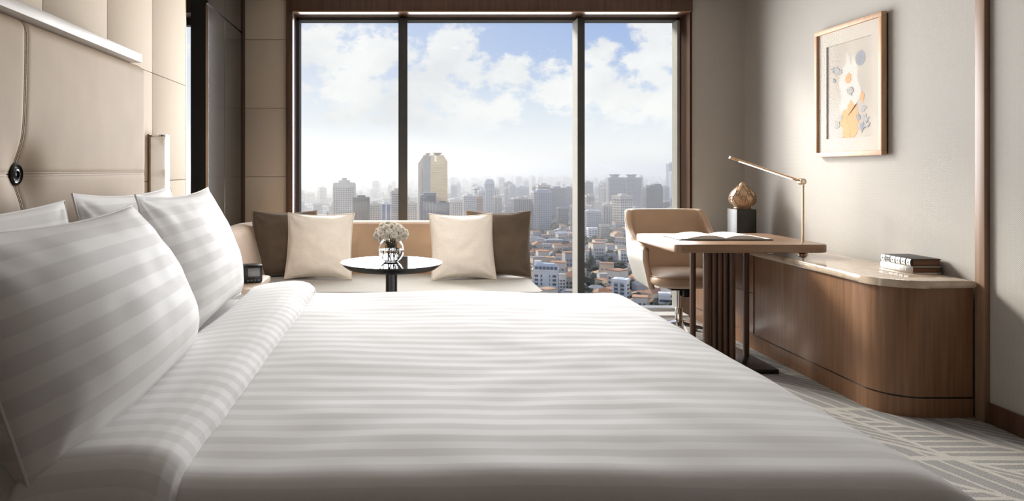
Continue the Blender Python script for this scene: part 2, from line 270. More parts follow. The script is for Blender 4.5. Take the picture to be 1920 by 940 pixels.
# ------------------------------------------------------------------ builders
class MB:
    """collects geometry in world coordinates; build() turns it into ONE mesh object"""
    def __init__(s): s.bm = bmesh.new(); s.uv = {}
    def box(s, a, b, bev=0.0, seg=2, rot=None, piv=None):
        r = bmesh.ops.create_cube(s.bm, size=1.0); vs_ = r['verts']
        c = [(a[i] + b[i]) / 2 for i in range(3)]; d = [abs(b[i] - a[i]) for i in range(3)]
        for v in vs_: v.co = Vector((c[0] + v.co.x * d[0], c[1] + v.co.y * d[1], c[2] + v.co.z * d[2]))
        if bev > 0:
            es = list({e for v in vs_ for e in v.link_edges})
            rr = bmesh.ops.bevel(s.bm, geom=es, offset=min(bev, min(d) * .49), segments=seg, profile=.5, affect='EDGES'); vs_ = list({v for f in rr['faces'] for v in f.verts} | {v for v in vs_ if v.is_valid})
        if rot is not None:
            bmesh.ops.rotate(s.bm, cent=piv or c, matrix=rot, verts=vs_)
        return s
    def tube(s, pts, r, n=10, cap=True, closed=False):
        pts = [Vector(p) for p in pts]; rings = []; k = len(pts)
        up = None
        for i, p in enumerate(pts):
            if closed: t = (pts[(i + 1) % k] - pts[i - 1])
            else: t = (pts[min(i + 1, k - 1)] - pts[max(i - 1, 0)])
            t.normalize()
            if up is None or abs(up.dot(t)) > .95: up = Vector((0, 0, 1)) if abs(t.z) < .9 else Vector((1, 0, 0))
            a = t.cross(up).normalized(); bb = a.cross(t).normalized(); up = bb
            rr = r[i] if isinstance(r, (list, tuple)) else r
            rings.append([s.bm.verts.new(p + a * (rr * math.cos(2 * math.pi * j / n)) + bb * (rr * math.sin(2 * math.pi * j / n))) for j in range(n)])
        m = k if closed else k - 1
        for i in range(m):
            A = rings[i]; B = rings[(i + 1) % k]
            for j in range(n): s.bm.faces.new((A[j], A[(j + 1) % n], B[(j + 1) % n], B[j]))
        if cap and not closed: s.bm.faces.new(rings[0][::-1]); s.bm.faces.new(rings[-1])
        return s
    def lathe(s, prof, c=(0, 0, 0), n=32, ang=None, fn=None):
        rings = []
        for r, z in prof:
            if r < 1e-5: rings.append([s.bm.verts.new((c[0], c[1], c[2] + z))])
            else: rings.append([s.bm.verts.new((c[0] + r * (fn(2 * math.pi * j / n, z) if fn else 1) * math.cos(2 * math.pi * j / n), c[1] + r * (fn(2 * math.pi * j / n, z) if fn else 1) * math.sin(2 * math.pi * j / n), c[2] + z)) for j in range(n)])
        for A, B in zip(rings, rings[1:]):
            for j in range(n):
                q = (j + 1) % n
                if len(A) == 1 and len(B) == 1: continue
                if len(A) == 1: s.bm.faces.new((A[0], B[q], B[j]))
                elif len(B) == 1: s.bm.faces.new((A[j], A[q], B[0]))
                else: s.bm.faces.new((A[j], A[q], B[q], B[j]))
        return s
    def prism(s, outline, z0, z1, bev=0.0, seg=2):
        lo = [s.bm.verts.new((x, y, z0)) for x, y in outline]; hi = [s.bm.verts.new((x, y, z1)) for x, y in outline]; n = len(lo)
        fs = [s.bm.faces.new(lo[::-1]), s.bm.faces.new(hi)]
        for i in range(n): fs.append(s.bm.faces.new((lo[i], lo[(i + 1) % n], hi[(i + 1) % n], hi[i])))
        if bev > 0:
            es = [e for f in fs[:2] for e in f.edges]
            bmesh.ops.bevel(s.bm, geom=es, offset=bev, segments=seg, profile=.5, affect='EDGES')
        return s
    def grid(s, fn, nu, nv, uvfn=None, closed_u=False, flip=False):
        V = [[s.bm.verts.new(fn(i / nu, j / nv)) for j in range(nv + 1)] for i in range(nu + (0 if closed_u else 1))]
        lay = s.bm.loops.layers.uv.get('cloth') or s.bm.loops.layers.uv.new('cloth')
        for i in range(nu):
            for j in range(nv):
                i2 = (i + 1) % nu if closed_u else i + 1
                q = [(i, j), (i2, j), (i2, j + 1), (i, j + 1)]; qq = [(i, j), (i + 1, j), (i + 1, j + 1), (i, j + 1)]
                if flip: q = q[::-1]; qq = qq[::-1]
                vs_ = [V[a][b] for a, b in q]
                if len(set(vs_)) < 3: continue
                f = s.bm.faces.new(vs_)
                if uvfn:
                    for l, (a, b) in zip(f.loops, qq): l[lay].uv = uvfn(a / nu, b / nv)
        return s
    def weld(s, d=1e-5): bmesh.ops.remove_doubles(s.bm, verts=s.bm.verts, dist=d); return s
    def build(s, name, material, parent=None, smooth=False, loc=None, recalc=True, mats=None):
        if recalc: bmesh.ops.recalc_face_normals(s.bm, faces=s.bm.faces)
        off = wloc(parent) if parent else Vector(loc if loc is not None else (0, 0, 0))
        bmesh.ops.translate(s.bm, vec=-off, verts=s.bm.verts)
        me = bpy.data.meshes.new(name); s.bm.to_mesh(me); s.bm.free()
        me.materials.append(material)
        for extra in mats or (): me.materials.append(extra)
        if smooth:
            me.polygons.foreach_set('use_smooth', [True] * len(me.polygons))
            try: me.set_sharp_from_angle(angle=R(40 if smooth is True else smooth))
            except Exception: pass
        o = bpy.data.objects.new(name, me); COL.objects.link(o)
        if parent: o.parent = parent
        else: o.location = off
        return o
def wloc(o):
    v = Vector((0, 0, 0))
    while o: v += o.location; o = o.parent
    return v
def tag(o, label=None, cat=None, group=None, kind=None):
    if label: o['label'] = label
    if cat: o['category'] = cat
    if group: o['group'] = group
    if kind: o['kind'] = kind
    return o
def thing(name, loc, label, cat, group=None, kind=None):
    o = bpy.data.objects.new(name, None); COL.objects.link(o); o.location = loc; o.empty_display_size = .1
    return tag(o, label, cat, group, kind)
def struct(o, label=None): 
    o['kind'] = 'structure'
    if label: o['label'] = label
    return o
def bx(name, a, b, m, parent=None, bev=0.0, loc=None, smooth=False): return MB().box(a, b, bev).build(name, m, parent, smooth=smooth or bev > 0, loc=loc)
def copy_tree(o, parent=None):
    c = o.copy(); COL.objects.link(c)
    if parent: c.parent = parent
    for ch in list(o.children): copy_tree(ch, c)
    return c
def rrect(x0, x1, y0, y1, r, n=6, corners=(1, 1, 1, 1)):
    pts = []
    for (cx, cy, a0, on, kx, ky) in ((x1 - r, y0 + r, -90, corners[0], x1, y0), (x1 - r, y1 - r, 0, corners[1], x1, y1), (x0 + r, y1 - r, 90, corners[2], x0, y1), (x0 + r, y0 + r, 180, corners[3], x0, y0)):
        if on: pts += [(cx + r * math.cos(R(a0 + 90 * i / n)), cy + r * math.sin(R(a0 + 90 * i / n))) for i in range(n + 1)]
        else: pts.append((kx, ky))
    return pts
def fb(x, y, z=0.0): return mnoise.noise(Vector((x, y, z)))

# ------------------------------------------------------------------ the room shell
XL, XR, YB, YW, ZC = -1.342, 2.868, -2.2, 6.0, 2.78      # left wall, right wall, wall behind the camera, window wall, ceiling
WX0, WX1, WZ = -0.93, 2.40, 2.56                         # window opening
struct(bx('floor', (-3.2, YB - .15, -.12), (XR + .15, 6.5, 0), CARPET), 'grey and cream carpet with a pattern of barred triangles')
struct(bx('ceiling', (-3.2, YB - .15, ZC), (XR + .15, 6.5, ZC + .12), mat('ceiling_paint', (.32, .30, .28), .7, .03)))
struct(bx('wall_back', (-3.2, YB - .15, 0), (XR + .15, YB, ZC), WOOD_DK))
struct(bx('wall_right', (XR, YB, 0), (XR + .15, 6.5, ZC), WALLP_Y), 'wall papered in a beige herringbone weave')
struct(bx('wall_window_right', (WX1 + .02, YW, 0), (XR, YW + .3, ZC), WALLP_X), 'papered pier between the window and the picture wall')
# headboard wall: panels of woven fabric on a backing
wl = struct(bx('wall_left', (XL - .16, YB, 0), (XL - .012, 4.385, ZC), BACKING), 'wall behind the headboard clad in square cream fabric panels')
PW = .578
fp_me = None
for k in range(-1, 7):
    for j in range(5):
        y1 = 4.385 - PW * k - PW if False else 4.385 - PW * (k + 1); y0 = y1 + PW
        if k < 0: continue
        z0 = 1.178 - 2 * PW + (j) * PW; z1 = min(z0 + PW, ZC)
        if z0 < 0: z0 = .02
        o = bx('fabric_panel', (XL - .012, y1 + .0015, z0 + .0015), (XL, y0 - .0015, z1 - .0015), FABW, wl, bev=.002)
bx('panel_edge_strip', (XL - .17, 4.386, 0), (XL + .001, 4.394, ZC), BRONZE, wl)
# pier left of the window, same panels
pl = struct(bx('wall_window_left', (-1.35, YW + .012, 0), (WX0 - .055, YW + .3, ZC), BACKING), 'fabric clad pier left of the window')
for j in range(5):
    z0 = max(1.178 - 2 * PW + j * PW, .02); z1 = min(1.178 - PW + j * PW, ZC)
    bx('fabric_panel', (-1.335, YW, z0 + .0015), (WX0 - .058, YW + .012, z1 - .0015), FABW, pl, bev=.002)
bx('corner_bead', (-1.352, YW - .012, 0), (-1.335, YW + .02, ZC), WOOD_DK, pl)
# dark smoked partition between bedroom and the space beyond
pt = struct(bx('wall_partition', (-1.47, 4.92, 0), (-1.362, 6.3, ZC), BLACK), 'dark smoked glass partition beside the fabric pier')
for (a, b) in ((4.925, 5.385), (5.391, 5.985)):
    bx('smoked_panel', (-1.362, a, 0), (-1.352, b, 2.375), DARKG, pt); bx('smoked_panel', (-1.362, a, 2.39), (-1.352, b, ZC), DARKG, pt)
bx('metal_edge', (-1.364, 4.912, 0), (-1.346, 4.925, 2.375), CHROME, pt); bx('metal_joint', (-1.356, 5.385, 0), (-1.349, 5.391, 2.375), CHROME, pt)
# the space beyond the partition
struct(bx('wall_far_left', (-3.2, 2.6, 0), (-3.05, 6.5, ZC), WHITE_P)); struct(bx('wall_inner_left', (-3.05, 2.6, 0), (XL - .16, 2.75, ZC), WHITE_P))
w2 = struct(thing('window_2', (-2.2, 6.27, 0), None, None), 'narrow strip of bright window seen beyond the headboard wall')
bx('window_head', (-3.05, 6.0, WZ), (-1.47, 6.34, ZC), WOOD_DK, w2); bx('top_frame', (-3.05, 6.22, WZ - .06), (-1.47, 6.30, WZ), METAL_DK, w2)
bx('bottom_frame', (-3.05, 6.22, 0), (-1.47, 6.30, .05), METAL_DK, w2); bx('pane', (-3.05, 6.262, .05), (-1.47, 6.27, WZ - .06), PANE, w2)
# main window
w1 = struct(thing('window_1', (.735, 6.27, 0), None, None), 'floor to ceiling window of three panes over the city')
bx('window_head', (WX0 - .055, 5.97, WZ), (WX1 + .02, 6.34, ZC), WOOD_DK, w1, bev=.004)
bx('head_bead', (WX0, 5.962, WZ - .004), (WX1, 5.972, WZ + .006), BRONZE, w1)
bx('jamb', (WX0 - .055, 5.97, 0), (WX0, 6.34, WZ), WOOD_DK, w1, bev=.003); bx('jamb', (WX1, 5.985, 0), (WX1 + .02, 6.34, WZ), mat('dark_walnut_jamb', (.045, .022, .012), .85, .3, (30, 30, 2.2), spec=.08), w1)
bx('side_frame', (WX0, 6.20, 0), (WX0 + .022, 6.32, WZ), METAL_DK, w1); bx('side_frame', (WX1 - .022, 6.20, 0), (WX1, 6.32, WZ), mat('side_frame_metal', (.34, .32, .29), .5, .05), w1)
bx('top_frame', (WX0, 6.20, WZ - .022), (WX1, 6.32, WZ), METAL_DK, w1)
bx('bottom_frame', (WX0, 6.19, 0), (WX1, 6.32, .035), METAL_LT, w1, bev=.004)
def mx(px, D): return (px - VX) / F * D
for (a, b) in ((747, 764), (1083, 1096.5)):
    bx('mullion', (mx(a, 6.12), 6.12, .03), (mx(b, 6.12), 6.30, WZ - .02), METAL_DK, w1, bev=.003)
bx('mullion_side_cap', (mx(1082.6, 6.12), 6.118, .03), (mx(1083.2, 6.12), 6.30, WZ - .02), METAL_LT, w1)
xs = [WX0 + .02, mx(755.5, 6.27), mx(1089, 6.27), WX1 - .02]
for a, b in zip(xs, xs[1:]): bx('pane', (a + .004, 6.262, .03), (b - .004, 6.27, WZ - .02), PANE, w1)
struct(bx('sill_1', (WX0, 6.0, 0), (WX1, 6.19, .012), WHITE_P), 'low white window ledge at floor level')
# facade outside, so the room is closed round its windows
struct(bx('wall_facade', (-3.2, 6.34, ZC - .2), (XR + .15, 6.5, ZC + 1.2), METAL_DK))
# trim post and skirting on the right wall
struct(bx('trim_1', (XR - .028, 3.488, 0), (XR + .01, 3.548, ZC), WOOD_TRIM, bev=.004), 'walnut post dividing the papered right wall')
struct(bx('baseboard_right', (XR - .018, YB, 0), (XR, 3.488, .10), WOOD_DK, bev=.004), 'dark walnut skirting under the papered wall')
struct(bx('baseboard_pier', (WX1 + .02, YW - .015, 0), (XR, YW, .10), WOOD_DK, bev=.003))

# ------------------------------------------------------------------ bed
BT = .68; BY0, BY1 = 1.25, 3.36; BX0, BX1 = -1.215, 1.125      # duvet top height, near and far edges, head and foot
bed = thing('bed', (0, 2.315, 0), 'wide bed with white mattress, mostly hidden under the striped duvet', 'bed')
MB().box((-1.20, 1.42, .06), (.88, 3.21, .32), .01).build('base', WOOD_DK, bed, smooth=True)
MB().prism(rrect(-1.19, .90, 1.287, 3.29, .04), .32, .640, .03, 3).build('mattress', SHEET, bed, smooth=True)
for lx in (-1.1, .85):
    for ly in (1.5, 3.13): MB().lathe([(0, 0), (.025, 0), (.03, .06), (0, .06)], (lx, ly, 0), 12).build('leg', BLACK, bed, smooth=True)

def cloth_point(tx, ty, rad, x_flat, y0f, y1f, top, flare=.03, radx=None):
    """tx runs to the foot, ty across the bed; beyond the flat area the cloth bends over a rounded edge and hangs"""
    dx = max(0, tx - x_flat); dy = (ty - y1f) if ty > y1f else ((ty - y0f) if ty < y0f else 0)
    r = (dx ** 4 + dy ** 4) ** .25 if radx else math.hypot(dx, dy)
    x = min(tx, x_flat); y = min(max(ty, y0f), y1f); z = top
    if r > 0:
        if radx: rad = (rad * dy * dy + radx * dx * dx) / (dx * dx + dy * dy)
        q = math.pi / 2 * rad
        if r < q: a = r / rad; L = rad * math.sin(a); dz = rad * (1 - math.cos(a))
        else: L = rad + flare * (r - q); dz = rad + (r - q)
        x += L * dx / r; y += L * dy / r; z -= dz
    return x, y, z
def duvet_fn(u, v):
    rad = .10; xf = BX1 - .19; y0f = BY0 + .085; y1f = BY1 - rad
    tx = -.60 + u * (xf + .60 + .30 + .36); ty = (y0f - .157 - .36) + v * (y1f - y0f + 2 * (.157 + .36))
    x, y, z = cloth_point(tx, ty, rad, xf, y0f, y1f, BT, radx=.19)
    e = min(1, max(0, (tx + .60) / .2))
    z += .0075 * fb(x * 2.1 + 5, y * 2.3, 1) + .003 * fb(x * 6, y * 7, 3)
    z -= .008 * max(0, (x - .55) / .5) ** 2 * (1 if x < xf else 1) * (1 + .3 * fb(y * 2, 3))   # thins out gently to the foot
    hang = max(0, (BT - .09) - z)
    if hang > 0:
        w = min(1, hang / .25) * .018
        x += w * math.sin(y * 21 + 3 * fb(y * 3, 1)) * (1 if tx > xf else 0); y += w * math.sin(x * 19 + 3 * fb(x * 3, 2)) * (0 if y0f < ty < y1f else 1)
    return (x, y, z)
def duvet_uv(u, v): return (u * 2.2, v * (BY1 - BY0 - .185 + 2 * .517))
duvet = thing('duvet', (.2, 2.315, BT), 'white satin striped duvet spread over the bed', 'duvet')
MB().grid(duvet_fn, 150, 190, duvet_uv).build('cover', STRIPE, duvet, smooth=True, recalc=True)
FOLD = [(-.70, -.020), (-.695, .004), (-.68, .022), (-.63, .034), (-.56, .042), (-.50, .046), (-.46, .043), (-.43, .034), (-.410, .018), (-.402, .002), (-.410, -.012)]
def fold_fn(u, v):
    k = u * (len(FOLD) - 1); i = min(int(k), len(FOLD) - 2); f = k - i
    x = FOLD[i][0] * (1 - f) + FOLD[i + 1][0] * f; h = FOLD[i][1] * (1 - f) + FOLD[i + 1][1] * f
    rad = .10; y0f = BY0 + .085; y1f = BY1 - rad
    ty = (y0f - .157 - .36) + v * (y1f - y0f + 2 * (.157 + .36))
    _, y, z = cloth_point(0, ty, rad + h, 9, y0f, y1f, BT + h)
    z += .006 * fb(x * 2.1 + 2, y * 2.6, 4); x += .010 * fb(y * 1.7, 2.0) + .004 * fb(y * 6, 5)
    return (x, y, z)
MB().grid(fold_fn, 60, 170, lambda u, v: (u * .6, v * (BY1 - BY0 - .185 + 2 * .517) + .02)).build('turned_down_fold', STRIPE, duvet, smooth=True)

def pillow(name, c, a, b, t, lean, yaw, mat_, pin=(.05, .10), roll=0.0, n=56, wr=.006, seed=0, up_bias=.2, stripes='h', parent=None, loc=None, sharp=2.4, uvs=1.0, wscale=1.0):
    """a half length, b half height, t half thickness; stands leaning back (towards -n) by lean degrees"""
    Mx = Matrix.Rotation(R(yaw), 3, 'Z') @ Matrix.Rotation(R(roll), 3, 'X')
    # local frame: l along x', h up, front along -y'
    lr = R(lean)
    U = Vector((0, math.sin(lr), math.cos(lr))); Nn = Vector((0, -math.cos(lr), math.sin(lr))); Lx = Vector((1, 0, 0))
    c = Vector(c)
    def pos(l, h, side):
        ll = a * l * (1 - pin[0] * (1 - h * h) * abs(l) ** 3); hh = b * h * (1 - pin[1] * (1 - l * l) * abs(h) ** 3)
        th = t * (max(0, 1 - abs(l) ** sharp) ** .58) * (max(0, 1 - abs(h) ** sharp) ** .58) * (1 - up_bias * h)
        edge = max(abs(l), abs(h))
        w = wr * (fb(l * 3.0 * wscale + seed, h * 3.4 * wscale, seed + side) + .6 * fb(l * 8 * wscale, h * 7 * wscale + seed, 7 + side)) * (1 - edge ** 8)
        # creases running in from the corners
        for sl in (-1, 1):
            for sh in (-1, 1):
                dl = (l - sl) * a; dh = (h - sh) * b; rr = math.hypot(dl, dh) + 1e-6
                if rr < .22: w += wr * .9 * math.sin(9 * math.atan2(dh, dl) + seed) * (rr / .22) * (1 - rr / .22) * 2
        return c + Mx @ (Lx * ll + U * hh + Nn * (side * (th + w * (1 if th > .01 else 0))))
    m = MB()
    def S(q): return math.sin((q - .5) * math.pi)
    def uvf(u, v):
        l, h = S(u), S(v)
        return (a * l * uvs, b * h * uvs + b) if stripes == 'h' else (b * h, a * l + a)
    m.grid(lambda u, v: pos(S(u), S(v), 1), n, n, uvf); m.grid(lambda u, v: pos(S(u), S(v), -1), n, n, uvf, flip=True)
    m.weld(2e-5)
    o = m.build(name, mat_, parent, smooth=180, loc=loc if loc is not None else c, recalc=True)
    rim = [pos(l, h, 0) for l, h in [(S(i / 24), -1) for i in range(24)] + [(1, S(i / 24)) for i in range(24)] + [(S(1 - i / 24), 1) for i in range(24)] + [(-1, S(1 - i / 24)) for i in range(24)]]
    return o, rim
# bed pillows stand along the headboard: length runs along y, front faces +x  (yaw +90)
def bed_pillow(c, a, b, t, lean, yaw, label, seed, pin=(.03, .10), roll=0):
    o, rim = pillow('pillow', c, a, b, t, lean, 90 + yaw, STRIPE, pin=pin, seed=seed, wr=.0055, roll=roll, up_bias=.25, wscale=.7)
    tag(o, label, 'pillow', 'pillows on the bed')
    MB().tube(rim, .0035, 6, closed=True).build('edge_seam', SHEET, o, smooth=True) if False else None
    r2 = [p - Vector(c) for p in rim]
    s = MB().tube(r2, .0035, 6, closed=True); me = s.build('edge_seam', SHEET, None, smooth=True); me.parent = o
    return o
bed_pillow((-1.035, 1.78, .90), .50, .245, .075, 12, 0, 'white striped pillow nearest the headboard, behind the large front pillow', 3)
bed_pillow((-1.035, 2.83, .91), .49, .255, .075, 12, 0, 'white striped pillow leaning on the headboard beside the alabaster wall lamp', 11)
bed_pillow((-.765, 1.785, .886), .535, .256, .165, 21, 2.5, 'large white striped pillow nearest the camera at the front left', 5)
bed_pillow((-.825, 2.85, .905), .50, .262, .115, 17, 2, 'white striped front pillow on the window side of the bed', 8)

# ------------------------------------------------------------------ headboard
HBX = -1.225; HY0, HYC, HY1 = 1.20, 2.318, 3.42; HZ0, HZS, HZ1 = .30, 1.224, 1.735
hb = thing('headboard', (XL, HYC, .0), 'tall taupe leather headboard with stitched seams and a black button', 'headboard')
MB().box((XL + .001, HY0 + .02, .05), (HBX - .05, HY1 - .02, HZ1 - .01), .01).build('backing_board', WOOD_DK, hb, smooth=True)
def hb_x(y, z):
    x = HBX
    d = min(y - HY0, HY1 - y); 
    if d < .06: x -= .06 * (1 - math.sqrt(max(0, 1 - (1 - max(d, 0) / .06) ** 2)))
    d = HZ1 - z
    if d < .05: x -= .05 * (1 - math.sqrt(max(0, 1 - (1 - max(d, 0) / .05) ** 2)))
    rr = math.hypot(y - HYC, z - HZS); x -= .034 * math.exp(-(rr / .085) ** 2) + .010 * math.exp(-(rr / .22) ** 2)
    g = math.exp(-((y - HYC) / .012) ** 2) + math.exp(-((z - HZS) / .010) ** 2); x -= .005 * min(1, g)
    return x + .002 * fb(y * 3, z * 3, 2)
CR = .17
def panel(ya, yb, za, zb):
    def den(q): return .5 - .5 * math.cos(math.pi * q)
    def fn(u, v):
        y = ya + (yb - ya) * den(u); z = za + (zb - za) * den(v)
        # rounded upper outer corners
        if z > HZ1 - CR:
            lim = CR - math.sqrt(max(0, CR * CR - (z - HZ1 + CR) ** 2)); lim *= .55
            if y > HYC: y = ya + (y - ya) * (yb - lim - ya) / (yb - ya) if yb > HYC + .01 else y
            else: y = yb - (yb - y) * (yb - ya - lim) / (yb - ya) if ya < HYC - .01 else y
        yq = y
        return (hb_x(yq, z), y, z)
    m = MB(); m.grid(fn, 60, 50); m.build('leather_panel', LEATHER, hb, smooth=180)
panel(HY0, HYC, HZS, HZ1); panel(HYC, HY1, HZS, HZ1); panel(HY0, HYC, HZ0, HZS); panel(HYC, HY1, HZ0, HZS)
for k in (-.0045, .0045):
    MB().tube([(hb_x(HYC, z) + .002, HYC + k, z) for z in [HZ0 + (HZ1 - .02 - HZ0) * i / 90 for i in range(91)]], .0017, 6).build('stitched_seam', STITCH, hb, smooth=True)
    MB().tube([(hb_x(y, HZS) + .002, y, HZS + k) for y in [HY0 + .03 + (HY1 - HY0 - .06) * i / 90 for i in range(91)]], .0017, 6).build('stitched_seam', STITCH, hb, smooth=True)
bxp = hb_x(HYC, HZS)
btn = MB().lathe([(0, .0), (.034, .0), (.037, .006), (.037, .016), (.031, .020), (.028, .014), (.020, .012), (.018, .017), (.012, .019), (.010, .013), (0, .013)], (0, 0, 0), 32).build('button', BLACK, None, smooth=True)
btn.parent = hb; btn.rotation_euler = (0, R(90), 0); btn.location = Vector((bxp, HYC, HZS)) - wloc(hb); tag(btn, 'round black button with silver ring')
rg = MB().lathe([(.021, .0125), (.0225, .016), (.024, .0125)], (0, 0, 0), 32).build('silver_ring', CHROME, None, smooth=True); rg.parent = btn
MB().box((XL + .001, 1.36, 1.728), (-1.196, 3.262, 1.768), .003).build('top_ledge', MARBLE, hb, smooth=True)
MB().box((XL + .001, 1.36, 1.7685), (-1.215, 3.258, 1.773), .001).build('ledge_shadow_strip', WOOD_DK, hb)  # dark strip modelled in place of the shadow line along the ledge

# ------------------------------------------------------------------ wall lamp by the headboard
sc = thing('wall_lamp', (XL, 3.80, .95), 'veined alabaster wall lamp with chrome cap beside the headboard', 'lamp')
MB().box((XL, 3.735, .93), (XL + .010, 3.875, 1.425), .002).build('back_plate', BRONZE, sc)
ov = rrect(XL + .010, XL + .082, 3.755, 3.862, .028, 6, (1, 1, 0, 0))
MB().prism(ov, .95, 1.412, .003).build('alabaster_shade', ALAB, sc, smooth=True)
MB().prism(rrect(XL + .008, XL + .084, 3.753, 3.864, .029, 6, (1, 1, 0, 0)), 1.412, 1.424, .002).build('cap', CHROME, sc, smooth=True)
MB().prism(rrect(XL + .008, XL + .084, 3.753, 3.864, .029, 6, (1, 1, 0, 0)), .938, .95, .002).build('cap', CHROME, sc, smooth=True)

# ------------------------------------------------------------------ bedside table and clock
ns = thing('nightstand', (-.95, 3.66, 0), 'bedside table with rounded pale top on the window side of the bed', 'nightstand')
MB().box((-1.335, 3.50, .08), (-.81, 3.92, .58), .006).build('body', WOOD_MID, ns, smooth=True)
MB().box((-1.30, 3.53, .0), (-.85, 3.90, .08)).build('plinth', BLACK, ns)
MB().prism(rrect(-1.335, -.728, 3.46, 3.96, .07, 6, (1, 1, 0, 0)), .632, .655, .006).build('table_top', mat('pale_bedside_top', (.56, .44, .34), .3, .1, (4, 40, 40)), ns, smooth=True)
MB().prism(rrect(-1.335, -.745, 3.475, 3.945, .06, 6, (1, 1, 0, 0)), .58, .632, .002).build('top_edge', WHITE_P, ns, smooth=True)
for z0 in (.09, .34):
    d = MB().box((-.81, 3.515, z0), (-.798, 3.905, z0 + .23), .003).build('drawer', WOOD_MID, ns, smooth=True)
    MB().tube([(-.790, 3.64, z0 + .18), (-.790, 3.77, z0 + .18)], .006, 8).build('handle', BRASS, d, smooth=True)
ck = thing('alarm_clock', (-.785, 3.70, .655), 'small black alarm clock on the bedside table', 'clock')
cr = Matrix.Rotation(R(22), 3, 'Z')
def ckb(name, a, b, m, bev=.002, par=None):
    o = MB().box(a, b, bev, rot=cr, piv=Vector((0, 0, 0))).build(name, m, None, smooth=True); o.parent = par or ck; return o
ckb('case', (-.055, -.04, .004), (.045, .05, .092), BLACK, .004)
ckb('screen_bezel', (-.045, -.044, .026), (.040, -.039, .086), mat('clock_bezel', (.02, .02, .02), .3), .001)
ckb('screen', (-.030, -.0455, .036), (.030, -.0435, .078), SCREEN, .0005)
for k in range(4): ckb('button', (-.036 + k * .018, -.0455, .010), (-.024 + k * .018, -.0395, .020), mat('clock_button', (.09, .09, .09), .4), .001)
for fx in (-.04, .03): ckb('foot', (fx, -.03, 0), (fx + .012, .04, .004), BLACK, .0005)

# ------------------------------------------------------------------ window sofa
sofa = thing('sofa', (-.2, 5.2, 0), 'long tan velvet window sofa with cream linen seat', 'sofa')
SZ = .44; SXR = .914
MB().box((-1.02, 4.84, 0), (SXR - .08, 5.80, .12), .005).build('plinth', BLACK, sofa)
MB().prism(rrect(-1.06, SXR - .01, 4.70, 5.88, .03), .12, .30, .01).build('base', SOFA, sofa, smooth=True)
def seat_fn(u, v):
    return None
MB().prism(rrect(-1.07, SXR, 4.655, 5.48, .035, 5), .30, SZ, .022, 4).build('seat_cushion', SEATF, sofa, smooth=True)
MB().tube([(-1.05, 4.662, .312), (SXR - .03, 4.662, .312), (SXR - .006, 4.69, .312), (SXR - .006, 5.45, .312)], .006, 6).build('seat_piping', PIPE_LT, sofa, smooth=True)
def back_path(q):
    # plan: from the right end along the window, round the corner, forward along the partition
    L1 = 1.66; rc = .30; L2 = math.pi / 2 * rc; L3 = .75; s = q * (L1 + L2 + L3)
    if s < L1: return (.80 - s, 5.58), (0, -1)
    s -= L1
    if s < L2: a = s / rc; cx, cy = .80 - L1, 5.58 - rc; return (cx - rc * math.sin(a), cy + rc * math.cos(a)), (math.sin(a), -math.cos(a))
    s -= L2; return (.80 - L1 - rc, 5.58 - rc - s), (1, 0)
BPROF = [(.135, .30), (.135, .45), (.10, .60), (.055, .72), (.03, .785), (.005, .815), (-.03, .832), (-.075, .836), (-.11, .825), (-.125, .79), (-.125, .30)]
def back_fn(u, v):
    (x, y), (nx, ny) = back_path(u); k = v * (len(BPROF) - 1); i = min(int(k), len(BPROF) - 2); f = k - i
    d = BPROF[i][0] * (1 - f) + BPROF[i + 1][0] * f; z = BPROF[i][1] * (1 - f) + BPROF[i + 1][1] * f
    return (x + nx * d, y + ny * d, z)
mb = MB().grid(back_fn, 80, 40)
for uu in (0, 1): mb.bm.faces.new([mb.bm.verts.new(back_fn(uu, j / 40)) for j in range(41)])
mb.weld(1e-4).build('backrest', SOFA, sofa, smooth=180)

def scatter_cushion(c, a, b, t, lean, yaw, label, m, pm, seed, roll=0):
    kind = 'woven' if m is WEAVE else 'velvet'
    o, rim = pillow('cushion', c, a, b, t, lean, yaw, m, pin=(.06, .09), seed=seed, wr=.006, n=48, roll=roll, sharp=2.2, up_bias=.12)
    tag(o, label, 'cushion', 'cushions on the window sofa')
    s = MB().tube([p - Vector(c) for p in rim], .006, 6, closed=True).build('piping', pm, None, smooth=True); s.parent = o
    return o
def cush(px, py, D, w, h, t, lean, yaw, label, m, pm, seed, roll=0): 
    return scatter_cushion(P(px, py, D), w / 2, h / 2, t, lean, yaw, label, m, pm, seed, roll)
cush(533, 457, 5.356, .485, .50, .075, 13, 6, 'plain dark brown velvet cushion in the sofa corner by the fabric pier', BROWNV, PIPE_BR, 21)
cush(599, 461, 5.23, .49, .486, .085, 15, -3, 'champagne woven cushion left of the round table', WEAVE, PIPE_LT, 33)
cush(934, 457, 5.356, .485, .50, .075, 13, -8, 'plain brown velvet cushion at the open end of the sofa', BROWNV, PIPE_BR, 47)
cush(867, 462, 5.23, .475, .486, .085, 15, 7, 'champagne woven cushion right of the round table', WEAVE, PIPE_LT, 52)

